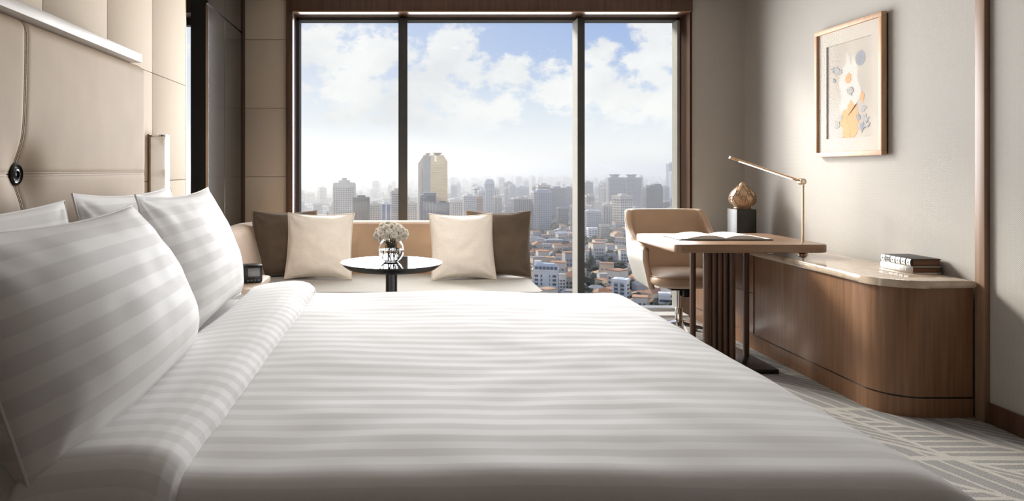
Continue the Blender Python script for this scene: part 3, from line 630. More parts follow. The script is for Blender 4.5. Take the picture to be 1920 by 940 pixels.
# ------------------------------------------------------------------ round table, vase, flowers
TX, TY, TZ = mx(734, 3.85), 3.85, .739
rt = thing('side_table', (TX, TY, 0), 'round black glass topped pedestal table in front of the sofa', 'table')
MB().lathe([(0, .0), (.20, .0), (.205, .006), (.20, .014), (.05, .022), (0, .022)], (TX, TY, 0), 48).build('base', BLACK, rt, smooth=True)
MB().lathe([(0, .02), (.031, .02), (.031, TZ - .035), (.05, TZ - .028), (0, TZ - .028)], (TX, TY, 0), 32).build('post', BLACK, rt, smooth=True)
MB().lathe([(0, TZ - .032), (.238, TZ - .032), (.258, TZ - .018), (.274, TZ - .001), (.274, TZ + .001), (.266, TZ), (.263, TZ - .003), (0, TZ - .003)], (TX, TY, 0), 72).build('rim', BLACK, rt, smooth=True)
MB().lathe([(0, TZ - .003), (.264, TZ - .003), (.264, TZ + .001), (0, TZ + .001)], (TX, TY, 0), 72).build('glass_top', BLACKG, rt, smooth=True)
VXc, VYc, VZ = mx(733.5, 3.87), 3.87, TZ + .001; VS = .875
va = thing('vase', (VXc, VYc, VZ), 'round clear glass bowl vase on the black table', 'vase')
def sphere_prof(r, z0, z1, n, cz): return [(math.sqrt(max(1e-9, r * r - (z0 + (z1 - z0) * i / n - cz) ** 2)), z0 + (z1 - z0) * i / n) for i in range(n + 1)]
VR = .070; VC = .063
outer = sphere_prof(VR, .004, .116, 22, VC); inner = sphere_prof(VR - .003, .116, .009, 22, VC)
MB().lathe([(0, 0), (outer[0][0] * .95, 0)] + outer + inner + [(0, .009)], (VXc, VYc, VZ), 40).build('bowl', GLASS, va, smooth=True)
wat = sphere_prof(VR - .0035, .0095, .066, 14, VC)
MB().lathe([(0, .0095)] + wat + [(0, .066)], (VXc, VYc, VZ), 36).build('water', WATER, va, smooth=True)
def flower_mesh():
    m = MB(); rnd = random.Random(4)
    for ring, (n, ln, el, z) in enumerate(((15, .0205, 10, 0), (13, .018, 32, .001), (10, .013, 55, .002))):
        for k in range(n):
            a = 2 * math.pi * (k + .5 * (ring % 2)) / n + rnd.uniform(-.1, .1); e = R(el + rnd.uniform(-8, 8)); w = .0050
            d = Vector((math.cos(a) * math.cos(e), math.sin(a) * math.cos(e), math.sin(e))); s = Vector((-math.sin(a), math.cos(a), 0)); up = d.cross(s) * -1
            base = d * .003 + Vector((0, 0, z)); mid = d * ln * .6 + up * .002; tip = d * ln
            V = [m.bm.verts.new(p) for p in (base - s * w * .4, base + s * w * .4, mid + s * w, tip + s * w * .45, tip - s * w * .45, mid - s * w)]
            W = [m.bm.verts.new(v.co - up * .0007) for v in V]
            m.bm.faces.new(V); m.bm.faces.new(W[::-1])
            for i in range(6): m.bm.faces.new((V[i], W[i], W[(i + 1) % 6], V[(i + 1) % 6]))
    return m
fl0 = flower_mesh().build('flower', PETAL, None)
fc0 = MB().lathe([(0, .0075), (.002, .007), (.0032, .005), (.0032, .001), (0, 0)], (0, 0, 0), 10).build('flower_centre', PISTIL, None, smooth=True); fc0.parent = fl0
tag(fl0, 'cream daisy-like bloom bunched in the round glass vase', 'flower', 'cream flowers in the vase')
rf = random.Random(12); first = True; NF = 46
for k in range(NF):
    q = (k % 34 + .5) / 34; ph = k * 2.39996; th = math.acos(1 - 1.30 * q); rr = (.066 if k < 34 else .047) + rf.uniform(-.007, .005)
    d = Vector((math.sin(th) * math.cos(ph), math.sin(th) * math.sin(ph), math.cos(th)))
    p = Vector((VXc, VYc, VZ + .145)) + Vector((d.x * rr * 1.22, d.y * rr * 1.1, d.z * rr * .92))
    if first: f = fl0
    else:
        f = fl0.copy(); COL.objects.link(f); fcc = fc0.copy(); COL.objects.link(fcc); fcc.parent = f
    first = False
    f.location = p; f.rotation_euler = (d + Vector((rf.uniform(-.25, .25), rf.uniform(-.25, .25), rf.uniform(-.1, .25)))).to_track_quat('Z', 'Y').to_euler(); s = rf.uniform(.92, 1.15); f.scale = (s, s, s)
    foot = Vector((VXc + d.x * .028 + rf.uniform(-.02, .02), VYc + d.y * .028 + rf.uniform(-.02, .02), VZ + .016))
    if k % 3 == 0:
        neck = Vector((VXc + d.x * .03, VYc + d.y * .03, VZ + .109))
        st = MB().tube([p - d * .001, (p + neck) / 2 + Vector((0, 0, -.006)), neck, (neck + foot) / 2, foot], .0018, 5).build('stem', STEM, None, smooth=True)
        st.parent = f; st.matrix_parent_inverse = Matrix.LocRotScale(f.location, f.rotation_euler, f.scale).inverted()
lv = MB()
for k in range(34):
    a = rf.uniform(0, 6.28); r0 = rf.uniform(.0, .02); r1 = rf.uniform(.015, .045); z0 = rf.uniform(.065, .09); z1 = rf.uniform(.095, .122)
    p0 = Vector((VXc + r0 * math.cos(a), VYc + r0 * math.sin(a), VZ + z0)); p1 = Vector((VXc + r1 * math.cos(a), VYc + r1 * math.sin(a), VZ + z1)); s = Vector((-math.sin(a), math.cos(a), 0)) * .007; mid = (p0 + p1) / 2
    V = [lv.bm.verts.new(q) for q in (p0, mid + s, p1, mid - s)]; lv.bm.faces.new(V); W = [lv.bm.verts.new(v.co + Vector((0, 0, -.0008))) for v in V]; lv.bm.faces.new(W[::-1])
    for i in range(4): lv.bm.faces.new((V[i], W[i], W[(i + 1) % 4], V[(i + 1) % 4]))
fo = lv.build('foliage', STEM, None, loc=(VXc, VYc, VZ + .07)); tag(fo, 'dark green leaves tucked among the flowers in the vase', 'leaves', kind='stuff')

# ------------------------------------------------------------------ desk
DZ = .77; DX0, DX1, DY0, DY1 = 1.705, 2.665, 4.457, 5.26
dk = thing('desk', (2.1, 4.85, 0), 'oak topped writing desk on a slatted dark pedestal', 'desk')
MB().prism(rrect(DX0, DX1, DY0, DY1, .05, 6), DZ - .052, DZ, .008, 3).build('desk_top', WOOD_LT, dk, smooth=True)
MB().box((1.70, 4.31, .0), (2.27, 5.02, .03), .004).build('base_plate', BLACK, dk, smooth=True)
def post(px, D, w, z0=.03):
    r = w / 2 * D / F; x = mx(px, D)
    MB().prism([(x + r * math.cos(i * math.pi / 8) , D + r * 1.2 * math.sin(i * math.pi / 8)) for i in range(16)], z0, DZ - .052).build('post', WOOD_DK, dk, smooth=True)
post(1299, 4.66, 10.5); post(1399, 4.64, 10.5)
for px, w in ((1325, 13), (1338, 10.5), (1348.6, 10), (1359, 10), (1371.5, 13.5)): post(px, 4.52, w)
for px, w in ((1330, 10), (1343.5, 10), (1354, 10), (1364, 10)): post(px, 4.60, w)
# open book
ob = thing('open_book', (2.135, 4.86, DZ), 'large open book lying on the desk', 'book')
bx('cover', (1.825, 4.715, DZ + .0005), (2.445, 5.02, DZ + .006), BLACK_C, ob, bev=.001)
for sgn in (-1, 1):
    def pg(u, v, sgn=sgn):
        s = u; zz = .010 + .026 * math.sin(min(1, s * 1.15) * math.pi) ** .8 * (1 - .35 * s) * .9 + .004 * (1 - s)
        return (2.135 + sgn * s * .298, 4.725 + v * .285, DZ + zz)
    m = MB(); m.grid(pg, 18, 2); m.grid(lambda u, v, sgn=sgn: (2.135 + sgn * u * .298, 4.725 + v * .285, DZ + .006), 18, 2)
    for v in (0, 1):
        for i in range(18):
            m.bm.faces.new([m.bm.verts.new(q) for q in (pg(i / 18, v), pg((i + 1) / 18, v), (pg((i + 1) / 18, v)[0], pg((i + 1) / 18, v)[1], DZ + .006), (pg(i / 18, v)[0], pg(i / 18, v)[1], DZ + .006))])
    m.bm.faces.new([m.bm.verts.new(q) for q in (pg(1, 0), pg(1, 1), (pg(1, 1)[0], pg(1, 1)[1], DZ + .006), (pg(1, 0)[0], pg(1, 0)[1], DZ + .006))])
    m.weld(1e-4).build('page_block', PAPER, ob, smooth=True)

# ------------------------------------------------------------------ desk chair
CX, CY = 2.04, 5.29
ch = thing('desk_chair', (CX, CY, 0), 'tan leather swivel chair tucked behind the desk', 'chair')
def plan(q, grow=0.0):
    # U shape, q from 0 (left front) through the back to 1 (right front)
    a = (q - .5) * 2 ; s = abs(a); sg = -1 if a < 0 else 1
    hw = .305 + grow; bk = .285 + grow; fr = -.15
    if s > .62: t = (s - .62) / .38; x = hw - .012 * t; y = .06 + (fr - .06) * t
    else:
        th = s / .62 * math.pi / 2; e = .52; x = hw * math.sin(th) ** e; y = .06 + (bk - .06) * math.cos(th) ** e
    return sg * x, y, s
def top_z(s):
    if s < .40: return .915
    if s < .72:
        t = (s - .40) / .32; t = t * t * (3 - 2 * t); return .915 - .225 * t
    return .69 - .03 * (s - .72) / .28
def shell(off, dx):
    def fn(u, v):
        x, y, s = plan(u, off); zt = top_z(s); zb = .375 + (.05 if s < .5 else .05 * (1 - (s - .5) / .5)); k = 1 - (1 - v) ** 1
        z = zb + (zt - zb) * k
        lean = .075 * max(0, (z - .5)) / .42 * (1 if s < .6 else max(0, 1 - (s - .6) / .25)); 
        inw = -.055 * max(0, (.58 - z) / .2) * (1 if s < .75 else 1)
        # rounded front-lower corner of the arms
        if s > .8 : y -= .0; 
        nrm = Vector((x, y + .02)).normalized()
        return (CX + x + nrm.x * inw, CY + y + nrm.y * inw + lean, z)
    return fn
si = shell(-.022, 0); so = shell(.022, 0); NU, NV = 72, 18
MB().grid(si, NU, NV).build('inner_shell', CHAIRL, ch, smooth=180)
MB().grid(so, NU, NV).build('outer_shell', CHAIRO, ch, smooth=180)
def rimfn():
    pts = [(0, 0, j / NV) for j in range(NV)] + [(1, i / NU, 1) for i in range(NU)] + [(2, 1, 1 - j / NV) for j in range(NV + 1)]
    return [(u, v) for _, u, v in [(k, (0 if k == 0 else (a if k == 1 else 1)), (b if k != 1 else 1)) for k, a, b in pts]]
rp = rimfn()
edge_m = MB()
def edge_pt(k, v):
    u_, v_ = rp[min(int(round(k * (len(rp) - 1))), len(rp) - 1)]; A = Vector(si(u_, v_)); B = Vector(so(u_, v_)); c_ = (A + B) / 2; w = (B - A) / 2
    d = Vector((0, 0, 1)) if 0 < u_ < 1 else Vector((0, -1, 0)); ang = math.pi * v
    return c_ - w * math.cos(ang) + d * (.016 * math.sin(ang))
edge_m.grid(edge_pt, len(rp) - 1, 6).build('shell_edge', CHAIRL, ch, smooth=180)
MB().tube([Vector(so(u, v)) + Vector((0, 0, .001)) for u, v in rp], .0035, 6).build('piping', PIPE_LT, ch, smooth=True)
# lower back edge
MB().tube([(Vector(si(i / NU, 0)) + Vector(so(i / NU, 0))) / 2 for i in range(NU + 1)], [.006 + .015 * min(1, min(i, NU - i) / 10) for i in range(NU + 1)], 8).build('shell_hem', CHAIRO, ch, smooth=True)
def superbox(c, hx, hy, hz, ex=4.5, ez=2.6, nu=56, nv=24):
    def fn(u, v):
        a = u * 2 * math.pi; b = (v - .5) * math.pi
        ca = abs(math.cos(a)) ** (2 / ex) * (1 if math.cos(a) >= 0 else -1); sa = abs(math.sin(a)) ** (2 / ex) * (1 if math.sin(a) >= 0 else -1)
        cb = abs(math.cos(b)) ** (2 / ez); sb = abs(math.sin(b)) ** (2 / ez) * (1 if b >= 0 else -1)
        return (c[0] + hx * ca * cb, c[1] + hy * sa * cb, c[2] + hz * sb)
    m = MB(); m.grid(fn, nu, nv, closed_u=True); return m.weld(1e-5)
superbox((CX, CY - .055, .448), .268, .262, .066).build('seat', CHAIRL, ch, smooth=180)
MB().tube([(CX + .262 * math.copysign(abs(math.cos(a)) ** .45, math.cos(a)), CY - .055 + .256 * math.copysign(abs(math.sin(a)) ** .45, math.sin(a)), .478) for a in [2 * math.pi * i / 48 for i in range(48)]], .003, 6, closed=True).build('seat_piping', CHAIRL, ch, smooth=True)
MB().box((CX - .09, CY - .09, .355), (CX + .09, CY + .09, .385), .006).build('seat_plate', BLACK, ch, smooth=True)
MB().box((CX + .015, CY - .06, .30), (CX + .075, CY + .02, .357), .008).build('tilt_mechanism', BLACK, ch, smooth=True)
MB().lathe([(0, .20), (.016, .20), (.016, .36), (0, .36)], (CX, CY, 0), 20).build('gas_piston', CHROME, ch, smooth=True)
MB().lathe([(0, .085), (.028, .085), (.028, .21), (.024, .216), (0, .216)], (CX, CY, 0), 24).build('column', CHROME, ch, smooth=True)
MB().lathe([(0, .07), (.036, .07), (.04, .09), (.036, .12), (0, .125)], (CX, CY, 0), 24).build('hub', CHROME, ch, smooth=True)
for k in range(5):
    a = R(-98 + 72 * k); d = Vector((math.cos(a), math.sin(a), 0)); s = Vector((-d.y, d.x, 0)); c0 = Vector((CX, CY, .105)) + d * .03; c1 = Vector((CX, CY, .062)) + d * .29
    m = MB(); A = [c0 + s * .020 + Vector((0, 0, .014)), c0 - s * .020 + Vector((0, 0, .014)), c0 - s * .020 - Vector((0, 0, .018)), c0 + s * .020 - Vector((0, 0, .018))]; B = [c1 + s * .011 + Vector((0, 0, .006)), c1 - s * .011 + Vector((0, 0, .006)), c1 - s * .011 - Vector((0, 0, .008)), c1 + s * .011 - Vector((0, 0, .008))]
    VA = [m.bm.verts.new(q) for q in A]; VB = [m.bm.verts.new(q) for q in B]; m.bm.faces.new(VA); m.bm.faces.new(VB[::-1])
    for i in range(4): m.bm.faces.new((VA[i], VB[i], VB[(i + 1) % 4], VA[(i + 1) % 4]))
    leg = m.build('base_arm', CHROME, ch)
    cc = Vector((CX, CY, 0)) + d * .28
    for sg in (-1, 1):
        w0 = cc + s * (.006 * sg) + Vector((0, 0, .026)); w1 = cc + s * (.022 * sg) + Vector((0, 0, .026)); MB().tube([w0, w1], .026, 16).build('castor', BLACK, leg, smooth=True)

# ------------------------------------------------------------------ credenza, stone top
CF = 2.41; CE = 3.555; CTOP = .687
cd = thing('credenza', (2.64, 4.7, 0), 'long walnut credenza with rounded end along the right wall', 'cabinet')
def ctop_outline(x0, y0, y1, r): return [(XR - .03, y0)] + [(XR - .03, y1), (x0, y1)] + [(x0 + r - r * math.cos(R(90 * i / 12)), y0 + r - r * math.sin(R(90 * i / 12))) for i in range(13)]
MB().prism(ctop_outline(CF, CE, 5.95, .20), .104, CTOP - .038).build('body', WOOD_MID, cd, smooth=True)
MB().prism(ctop_outline(CF + .006, CE + .006, 5.95, .195), .096, .104).build('shadow_gap', BLACK, cd, smooth=True)
MB().prism(ctop_outline(CF - .002, CE - .002, 5.95, .202), .0, .096).build('plinth', WOOD_MID, cd, smooth=True)
for (a, b, z0, z1) in ((4.905, 5.90, .108, .385), (4.905, 5.90, .389, .645)):
    MB().box((CF - .006, a, z0), (CF + .002, b, z1), .001).build('drawer', WOOD_MID, cd)
ct = MB().prism(ctop_outline(CF - .022, CE - .024, 5.97, .215), CTOP - .038, CTOP, .017, 4).build('stone_top', STONE, None, smooth=True, loc=(2.64, 4.7, CTOP - .038))
tag(ct, 'polished beige stone top with bullnose edge on the credenza', 'worktop')
# pedestal block and lotus bud
pe = MB().box((2.570, 5.50, CTOP), (2.722, 5.665, .931), .003).build('plinth_block', mat('black_block', (.012, .011, .010), .45, .2), None, smooth=True, loc=(2.646, 5.58, CTOP)); tag(pe, 'black square display block on the credenza', 'pedestal')
LXc, LYc, LZ = 2.648, 5.575, .931
lo = thing('lotus_sculpture', (LXc, LYc, LZ), 'carved gilt lotus bud sculpture on the black block', 'sculpture')
lprof = [(0, 0), (.058, 0), (.060, .010), (.055, .018)]
MB().lathe([(0, 0), (.060, 0), (.064, .008), (.060, .017), (0, .018)], (LXc, LYc, LZ), 32).build('foot_ring', GOLDD, lo, smooth=True)
BUD = [(.054, .016), (.075, .030), (.091, .055), (.097, .080), (.094, .103), (.083, .128), (.066, .150), (.046, .170), (.026, .190), (.011, .207), (0, .214)]
def bud_r(z):
    for (r0, z0), (r1, z1) in zip(BUD, BUD[1:]):
        if z0 <= z <= z1: t = (z - z0) / (z1 - z0); return r0 + (r1 - r0) * t
    return 0
MB().lathe([(bud_r(.016 + .198 * i / 30) if i < 30 else 0, .016 + .198 * i / 30) for i in range(31)], (LXc, LYc, LZ), 40).build('bud', GOLDW, lo, smooth=True)
def petal_line(a0, zb, zt, hw, rad, name='petal_ridge'):
    pts = []
    for i in range(25):
        t = i / 24; s = -1 + 2 * t; z = zb + (zt - zb) * (1 - abs(s) ** 1.7); da = hw * s * (1 if abs(s) > 0 else 0) * (1 - .15 * (1 - abs(s)))
        r = bud_r(z) + .0015; pts.append((LXc + r * math.cos(a0 + da), LYc + r * math.sin(a0 + da), LZ + z))
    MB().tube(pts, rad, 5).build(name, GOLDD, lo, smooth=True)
for k in range(6):
    a = R(-110 + 60 * k); petal_line(a, .022, .105, R(29), .0022); petal_line(a, .028, .080, R(17), .0014); petal_line(a + R(30), .060, .150, R(26), .0020); petal_line(a, .105, .188, R(27), .0017)
    petal_line(a, .03, .055, R(8), .0012)
    petal_line(a + R(30), .085, .125, R(12), .0012)
# desk lamp
lm = thing('desk_lamp', (2.61, 4.66, CTOP), 'slim brass desk lamp with a long lit arm on the credenza', 'lamp')
lx, ly = 2.61, 4.66; jz = 1.155
MB().lathe([(0, 0), (.030, 0), (.030, .004), (.026, .007), (.008, .010), (0, .010)], (lx, ly, CTOP), 28).build('base', BRASS, lm, smooth=True)
MB().tube([(lx, ly, CTOP + .008), (lx, ly, jz)], .0075, 14).build('pole', BRASS, lm, smooth=True)
MB().tube([(lx - .008, ly - .018, jz + .006), (lx - .008, ly + .018, jz + .006)], .021, 24).build('joint', BRASS, lm, smooth=True)
MB().tube([(lx - .008, ly - .0195, jz + .006), (lx - .008, ly - .017, jz + .006)], .010, 20).build('joint_pin', CHROME, lm, smooth=True)
a0 = Vector((lx - .012, ly, jz + .008)); a1 = P(1369, 295.5, 4.64); dv = (a1 - a0)
MB().tube([a0, a1], .0080, 14).build('arm', BRASS, lm, smooth=True)
MB().tube([a1 - dv.normalized() * .002, a1 + dv.normalized() * .004], .0088, 14).build('arm_cap', CHROME, lm, smooth=True)
led = MB().tube([a0 + dv * .13 + Vector((0, -.002, -.0062)), a0 + dv * .88 + Vector((0, -.002, -.0062))], .0042, 8).build('light_strip', LED, lm, smooth=True)
# stacked books
def shelf_book(z, h, cloth, pages, label, black):
    x0, x1, y0, y1 = 2.690, 2.850, 3.78, 4.022
    o = thing('book', ((x0 + x1) / 2, (y0 + y1) / 2, z), label, 'book', 'two books stacked on the stone top')
    bx('page_block', (x0 + .012, y0 + .004, z + .004), (x1 - .004, y1 - .004, z + h - .004), pages, o)
    bx('cover', (x0 + .006, y0, z + .0003), (x1, y1, z + .004), cloth, o, bev=.001); bx('cover', (x0 + .006, y0, z + h - .004), (x1, y1, z + h - .0003), cloth, o, bev=.001)
    def sp(u, v):
        a = math.pi * u; return (x0 + .010 - .012 * math.sin(a) ** .8, y0 + (y1 - y0) * v, z + .0003 + (h - .0006) * (.5 - .5 * math.cos(a)))
    m = MB(); m.grid(sp, 14, 2)
    for v in (0, 1): m.bm.faces.new([m.bm.verts.new(sp(i / 14, v)) for i in range(15)])
    spn = m.weld(1e-5).build('spine', cloth, o, smooth=180)
    w = (y1 - y0) / 6
    for k in range(6):
        ya = y0 + w * k; yb = ya + w
        def seg(a0, a1, ya_, yb_, out, mt, nm):
            m = MB(); m.grid(lambda u, v: (sp(a0 + (a1 - a0) * u, 0)[0] - out, ya_ + (yb_ - ya_) * v, sp(a0 + (a1 - a0) * u, 0)[2]), 10, 1); m.grid(lambda u, v: (sp(a0 + (a1 - a0) * u, 0)[0] - out + .002, ya_ + (yb_ - ya_) * v, sp(a0 + (a1 - a0) * u, 0)[2]), 10, 1)
            return m.build(nm, mt, spn, smooth=180)
        if black:
            seg(.16, .86, ya + .005, yb - .005, .0008, WHITE_C, 'spine_label')
            zc = z + h * .50; yc = (ya + yb) / 2; xf = x0 - .0032
            mk = MB()
            if k != 4:
                for sg in (-1, 1):
                    mk.box((xf - .0004, yc - .007, zc - .0013), (xf + .0008, yc + .007, zc + .0013), rot=Matrix.Rotation(R(38 * sg), 3, 'X'))
                mk.box((xf - .0004, yc - .004, zc - .012), (xf + .0008, yc + .004, zc - .0105))
            else:
                for j in range(4): mk.box((xf - .0004, yc - .012 + j * .007, zc - .011), (xf + .0008, yc - .009 + j * .007, zc + .011))
            mk.build('spine_mark', BLACK_C, spn)
        elif k > 0:
            seg(.06, .94, ya - .0012, ya + .0012, .0008, mat('book_rib_beige', (.60, .56, .50), .6), 'spine_rib')  # ribs in a beige darker than the white cloth
    return o
shelf_book(CTOP, .038, WHITE_C, PAPER_BR, 'white spined book at the bottom of the pair on the stone top', False)
shelf_book(CTOP + .0382, .040, BLACK_C, PAPER_BR, 'black book with white spine labels on top of the pair', True)

# ------------------------------------------------------------------ framed picture on the right wall
PY0, PY1, PZ0, PZ1 = 4.215, 4.905, 1.325, 2.178
pf = thing('framed_picture', (XR - .02, (PY0 + PY1) / 2, PZ0), 'oak framed print with pale mount and orange flowers on the papered wall', 'picture')
XF = XR - .045
fw = .028
for nm, a, b in (('frame_rail', (PY0, PZ0), (PY1, PZ0 + fw)), ('frame_rail', (PY0, PZ1 - fw), (PY1, PZ1)), ('frame_stile', (PY0, PZ0 + fw), (PY0 + fw, PZ1 - fw)), ('frame_stile', (PY1 - fw, PZ0 + fw), (PY1, PZ1 - fw))):
    bx(nm, (XF, a[0], a[1]), (XR - .012, b[0], b[1]), WOOD_FR, pf, bev=.002)
bx('backing_board', (XR - .016, PY0 + .01, PZ0 + .01), (XR - .001, PY1 - .01, PZ1 - .01), BLACK, pf)
my0, my1, mz0, mz1 = PY0 + fw, PY1 - fw, PZ0 + fw, PZ1 - fw; wy = .085; wz = .09
for a, b in (((my0, mz0), (my1, mz0 + wz)), ((my0, mz1 - wz), (my1, mz1)), ((my0, mz0 + wz), (my0 + wy, mz1 - wz)), ((my1 - wy, mz0 + wz), (my1, mz1 - wz))):
    bx('mount', (XR - .028, a[0], a[1]), (XR - .024, b[0], b[1]), MATB, pf)
BLN = [0]
pr = bx('print', (XR - .0185, my0, mz0), (XR - .0165, my1, mz1), ARTBG, pf)
ay0, ay1, az0, az1 = my0 + wy, my1 - wy, mz0 + wz, mz1 - wz
def blot(cy, cz, ry, rz, m, seed, jag=.25, n=40, nm='print_shape', dx=0):
    BLN[0] += 1; mbb = MB(); xx = XR - .0187 - dx - BLN[0] * .00012
    V = [mbb.bm.verts.new((xx, ay0 + (ay1 - ay0) * cy + ry * math.cos(2 * math.pi * i / n) * (1 + jag * fb(math.cos(2 * math.pi * i / n) * 2.2 + seed, math.sin(2 * math.pi * i / n) * 2.2, seed) * 2), az0 + (az1 - az0) * cz + rz * math.sin(2 * math.pi * i / n) * (1 + jag * fb(math.cos(2 * math.pi * i / n) * 3 + seed, math.sin(2 * math.pi * i / n) * 3, seed + 3) * 2))) for i in range(n)]
    f = mbb.bm.faces.new(V); r = bmesh.ops.extrude_face_region(mbb.bm, geom=[f]); bmesh.ops.translate(mbb.bm, vec=(.0004, 0, 0), verts=[v for v in r['geom'] if isinstance(v, bmesh.types.BMVert)])
    mbb.build(nm, m, pr)
# in the picture, y decreases to the viewer's right: cy=1 is the left edge
blot(.50, .52, .10, .20, ARTPALE, 2, .2, dx=.0); blot(.52, .28, .075, .11, ARTPALE, 8, .3, dx=.0001)
blot(.26, .80, .048, .048, ARTGR, 1, .0, dx=.0002)
blot(.50, .13, .085, .10, ARTOR, 5, .35, dx=.0003); blot(.44, .27, .055, .07, ARTOR, 9, .45, dx=.0003); blot(.60, .24, .03, .035, ARTOR, 14, .5, dx=.0003); blot(.22, .40, .022, .03, ARTOR, 17, .4, dx=.0003); blot(.52, .62, .03, .03, ARTOR, 19, .5, dx=.0003); blot(.56, .06, .04, .05, ARTOR, 25, .45, dx=.0003)
for i, (cy, cz, r) in enumerate(((.85, .74, .022), (.78, .72, .030), (.70, .70, .02), (.84, .62, .015), (.20, .28, .025), (.16, .18, .03), (.30, .20, .02), (.78, .15, .03), (.70, .22, .02), (.22, .10, .028), (.12, .12, .022), (.48, .48, .03))): blot(cy, cz, r, r * .8, ARTGR if i % 3 == 0 else mat('print_grey_wash', (.30, .28, .26), .8, .3, (120, 120, 120)), 30 + i, .6, dx=.0002)
bx('glass', (XR - .0345, my0 - .004, mz0 - .004), (XR - .0325, my1 + .004, mz1 + .004), PGLASS, pf)

# ------------------------------------------------------------------ fill lights added in the unseen ceiling to brighten sofa and flowers
for i, (x, y, lab) in enumerate(((-.55, 3.50, 'added ceiling fill light in front of the left half of the sofa'), (.0, 3.50, 'added ceiling fill light in front of the round table'), (.65, 3.50, 'added ceiling fill light in front of the open sofa end'))):
    t = thing('fill_light', (x, y, ZC), lab, 'lamp', 'added fill lights in the ceiling')
    MB().lathe([(.045, -.004), (.062, -.006), (.062, 0), (.045, 0)], (x, y, ZC), 28).build('trim_ring', WHITE_P, t, smooth=True)
    MB().lathe([(0, -.001), (.045, -.001), (.045, 0), (0, 0)], (x, y, ZC), 28).build('lens', LAMPW, t, smooth=True)
    ld = bpy.data.lights.new('fill_light_beam', 'SPOT'); ld.energy = 56 if i != 1 else 85; ld.spot_size = R(66); ld.spot_blend = .9; ld.shadow_soft_size = .05; ld.color = (1, .93, .84)
    lo_ = bpy.data.objects.new('fill_light_beam', ld); COL.objects.link(lo_); lo_.location = (x, y, ZC - .03); lo_.rotation_euler = (Vector((x * .9, 5.35 if i != 1 else 4.35, .55)) - Vector((x, y, ZC))).to_track_quat('-Z', 'Y').to_euler()
# ================================================================== the city below
ZG = -108.8                                            # street level under the 35th floor
def gD(py): return (HC - ZG) * F / (py - VY)           # distance at which street level shows at image row py
GROUND = mat('city_ground', (.13, .125, .10), .95, .5, (.02, .02, .02), 0, col2=(.28, .255, .21), detail=9)
struct(bx('ground', (-30000, 250, ZG - 2), (30000, 45000, ZG), GROUND, loc=(0, 1000, ZG)), 'hazy city ground far below the window')
hz, hnt, hb_ = nodes_mat('haze_air'); hnt.nodes.remove(hb_)
vsn = hnt.nodes.new('ShaderNodeVolumeScatter'); vsn.inputs['Color'].default_value = (1.0, .985, .965, 1); vsn.inputs['Density'].default_value = 1 / 2400; vsn.inputs['Anisotropy'].default_value = .62
hnt.links.new(vsn.outputs[0], hnt.nodes['Material Output'].inputs['Volume'])
hzo = struct(bx('haze', (-9000, 600, ZG - 1), (12000, 16000, 42), hz, loc=(0, 1000, ZG))); hzo.visible_shadow = True

CM = {}
def cmat(col, rough=.75, metal=0.0):
    k = tuple(round(c, 3) for c in col) + (rough, metal)
    if k not in CM: CM[k] = mat('facade_%d' % len(CM), col, rough, .10, (.12, .12, .12), metal=metal)
    return CM[k]
WINS = cmat((.17, .175, .20), .25); WINB = cmat((.16, .20, .30), .2)
def window_boxes(w, d, h, style, fw=3.6, fh=3.4, z0=2.5, sides=(0, 1, 2)):
    m = MB(); V = []; Fc = []
    def cube(x0, x1, y0, y1, za, zb):
        b = len(V); V.extend([(x0, y0, za), (x1, y0, za), (x1, y1, za), (x0, y1, za), (x0, y0, zb), (x1, y0, zb), (x1, y1, zb), (x0, y1, zb)])
        Fc.extend([(b, b + 1, b + 5, b + 4), (b + 1, b + 2, b + 6, b + 5), (b + 2, b + 3, b + 7, b + 6), (b + 3, b, b + 4, b + 7), (b + 4, b + 5, b + 6, b + 7)])
    rows = max(1, int((h - z0 - 1) / fh)); t = .22
    for s in sides:
        span = w if s == 0 else d; cols = max(1, int((span - 1.5) / fw)); pitch = (span - 1.5) / cols
        def put(a, b, za, zb):
            if s == 0: cube(a, b, -d / 2 - t, -d / 2 + .02, za, zb)
            elif s == 1: cube(-w / 2 - t, -w / 2 + .02, a, b, za, zb)
            else: cube(w / 2 - .02, w / 2 + t, a, b, za, zb)
        if style == 'grid':
            for r in range(rows):
                for c in range(cols):
                    a = -span / 2 + .75 + pitch * (c + .2); put(a, a + pitch * .6, z0 + r * fh, z0 + r * fh + fh * .55)
        elif style in ('bands', 'lines'):
            for r in range(rows): put(-span / 2 + .6, span / 2 - .6, z0 + r * fh, z0 + r * fh + fh * (.5 if style == 'bands' else .12))
        elif style == 'strips':
            for c in range(cols):
                a = -span / 2 + .75 + pitch * (c + .2); put(a, a + pitch * .6, z0, z0 + rows * fh)
    return V, Fc
def raw(name, V, Fc, m, parent=None):
    me = bpy.data.meshes.new(name); me.from_pydata(V, [], Fc); me.materials.append(m); o = bpy.data.objects.new(name, me); COL.objects.link(o)
    if parent: o.parent = parent
    return o
def cbox(name, a, b, m, parent):
    V = [(x, y, z) for z in (a[2], b[2]) for x, y in ((a[0], a[1]), (b[0], a[1]), (b[0], b[1]), (a[0], b[1]))]
    return raw(name, V, [(3, 2, 1, 0), (4, 5, 6, 7), (0, 1, 5, 4), (1, 2, 6, 5), (2, 3, 7, 6), (3, 0, 4, 7)], m, parent)
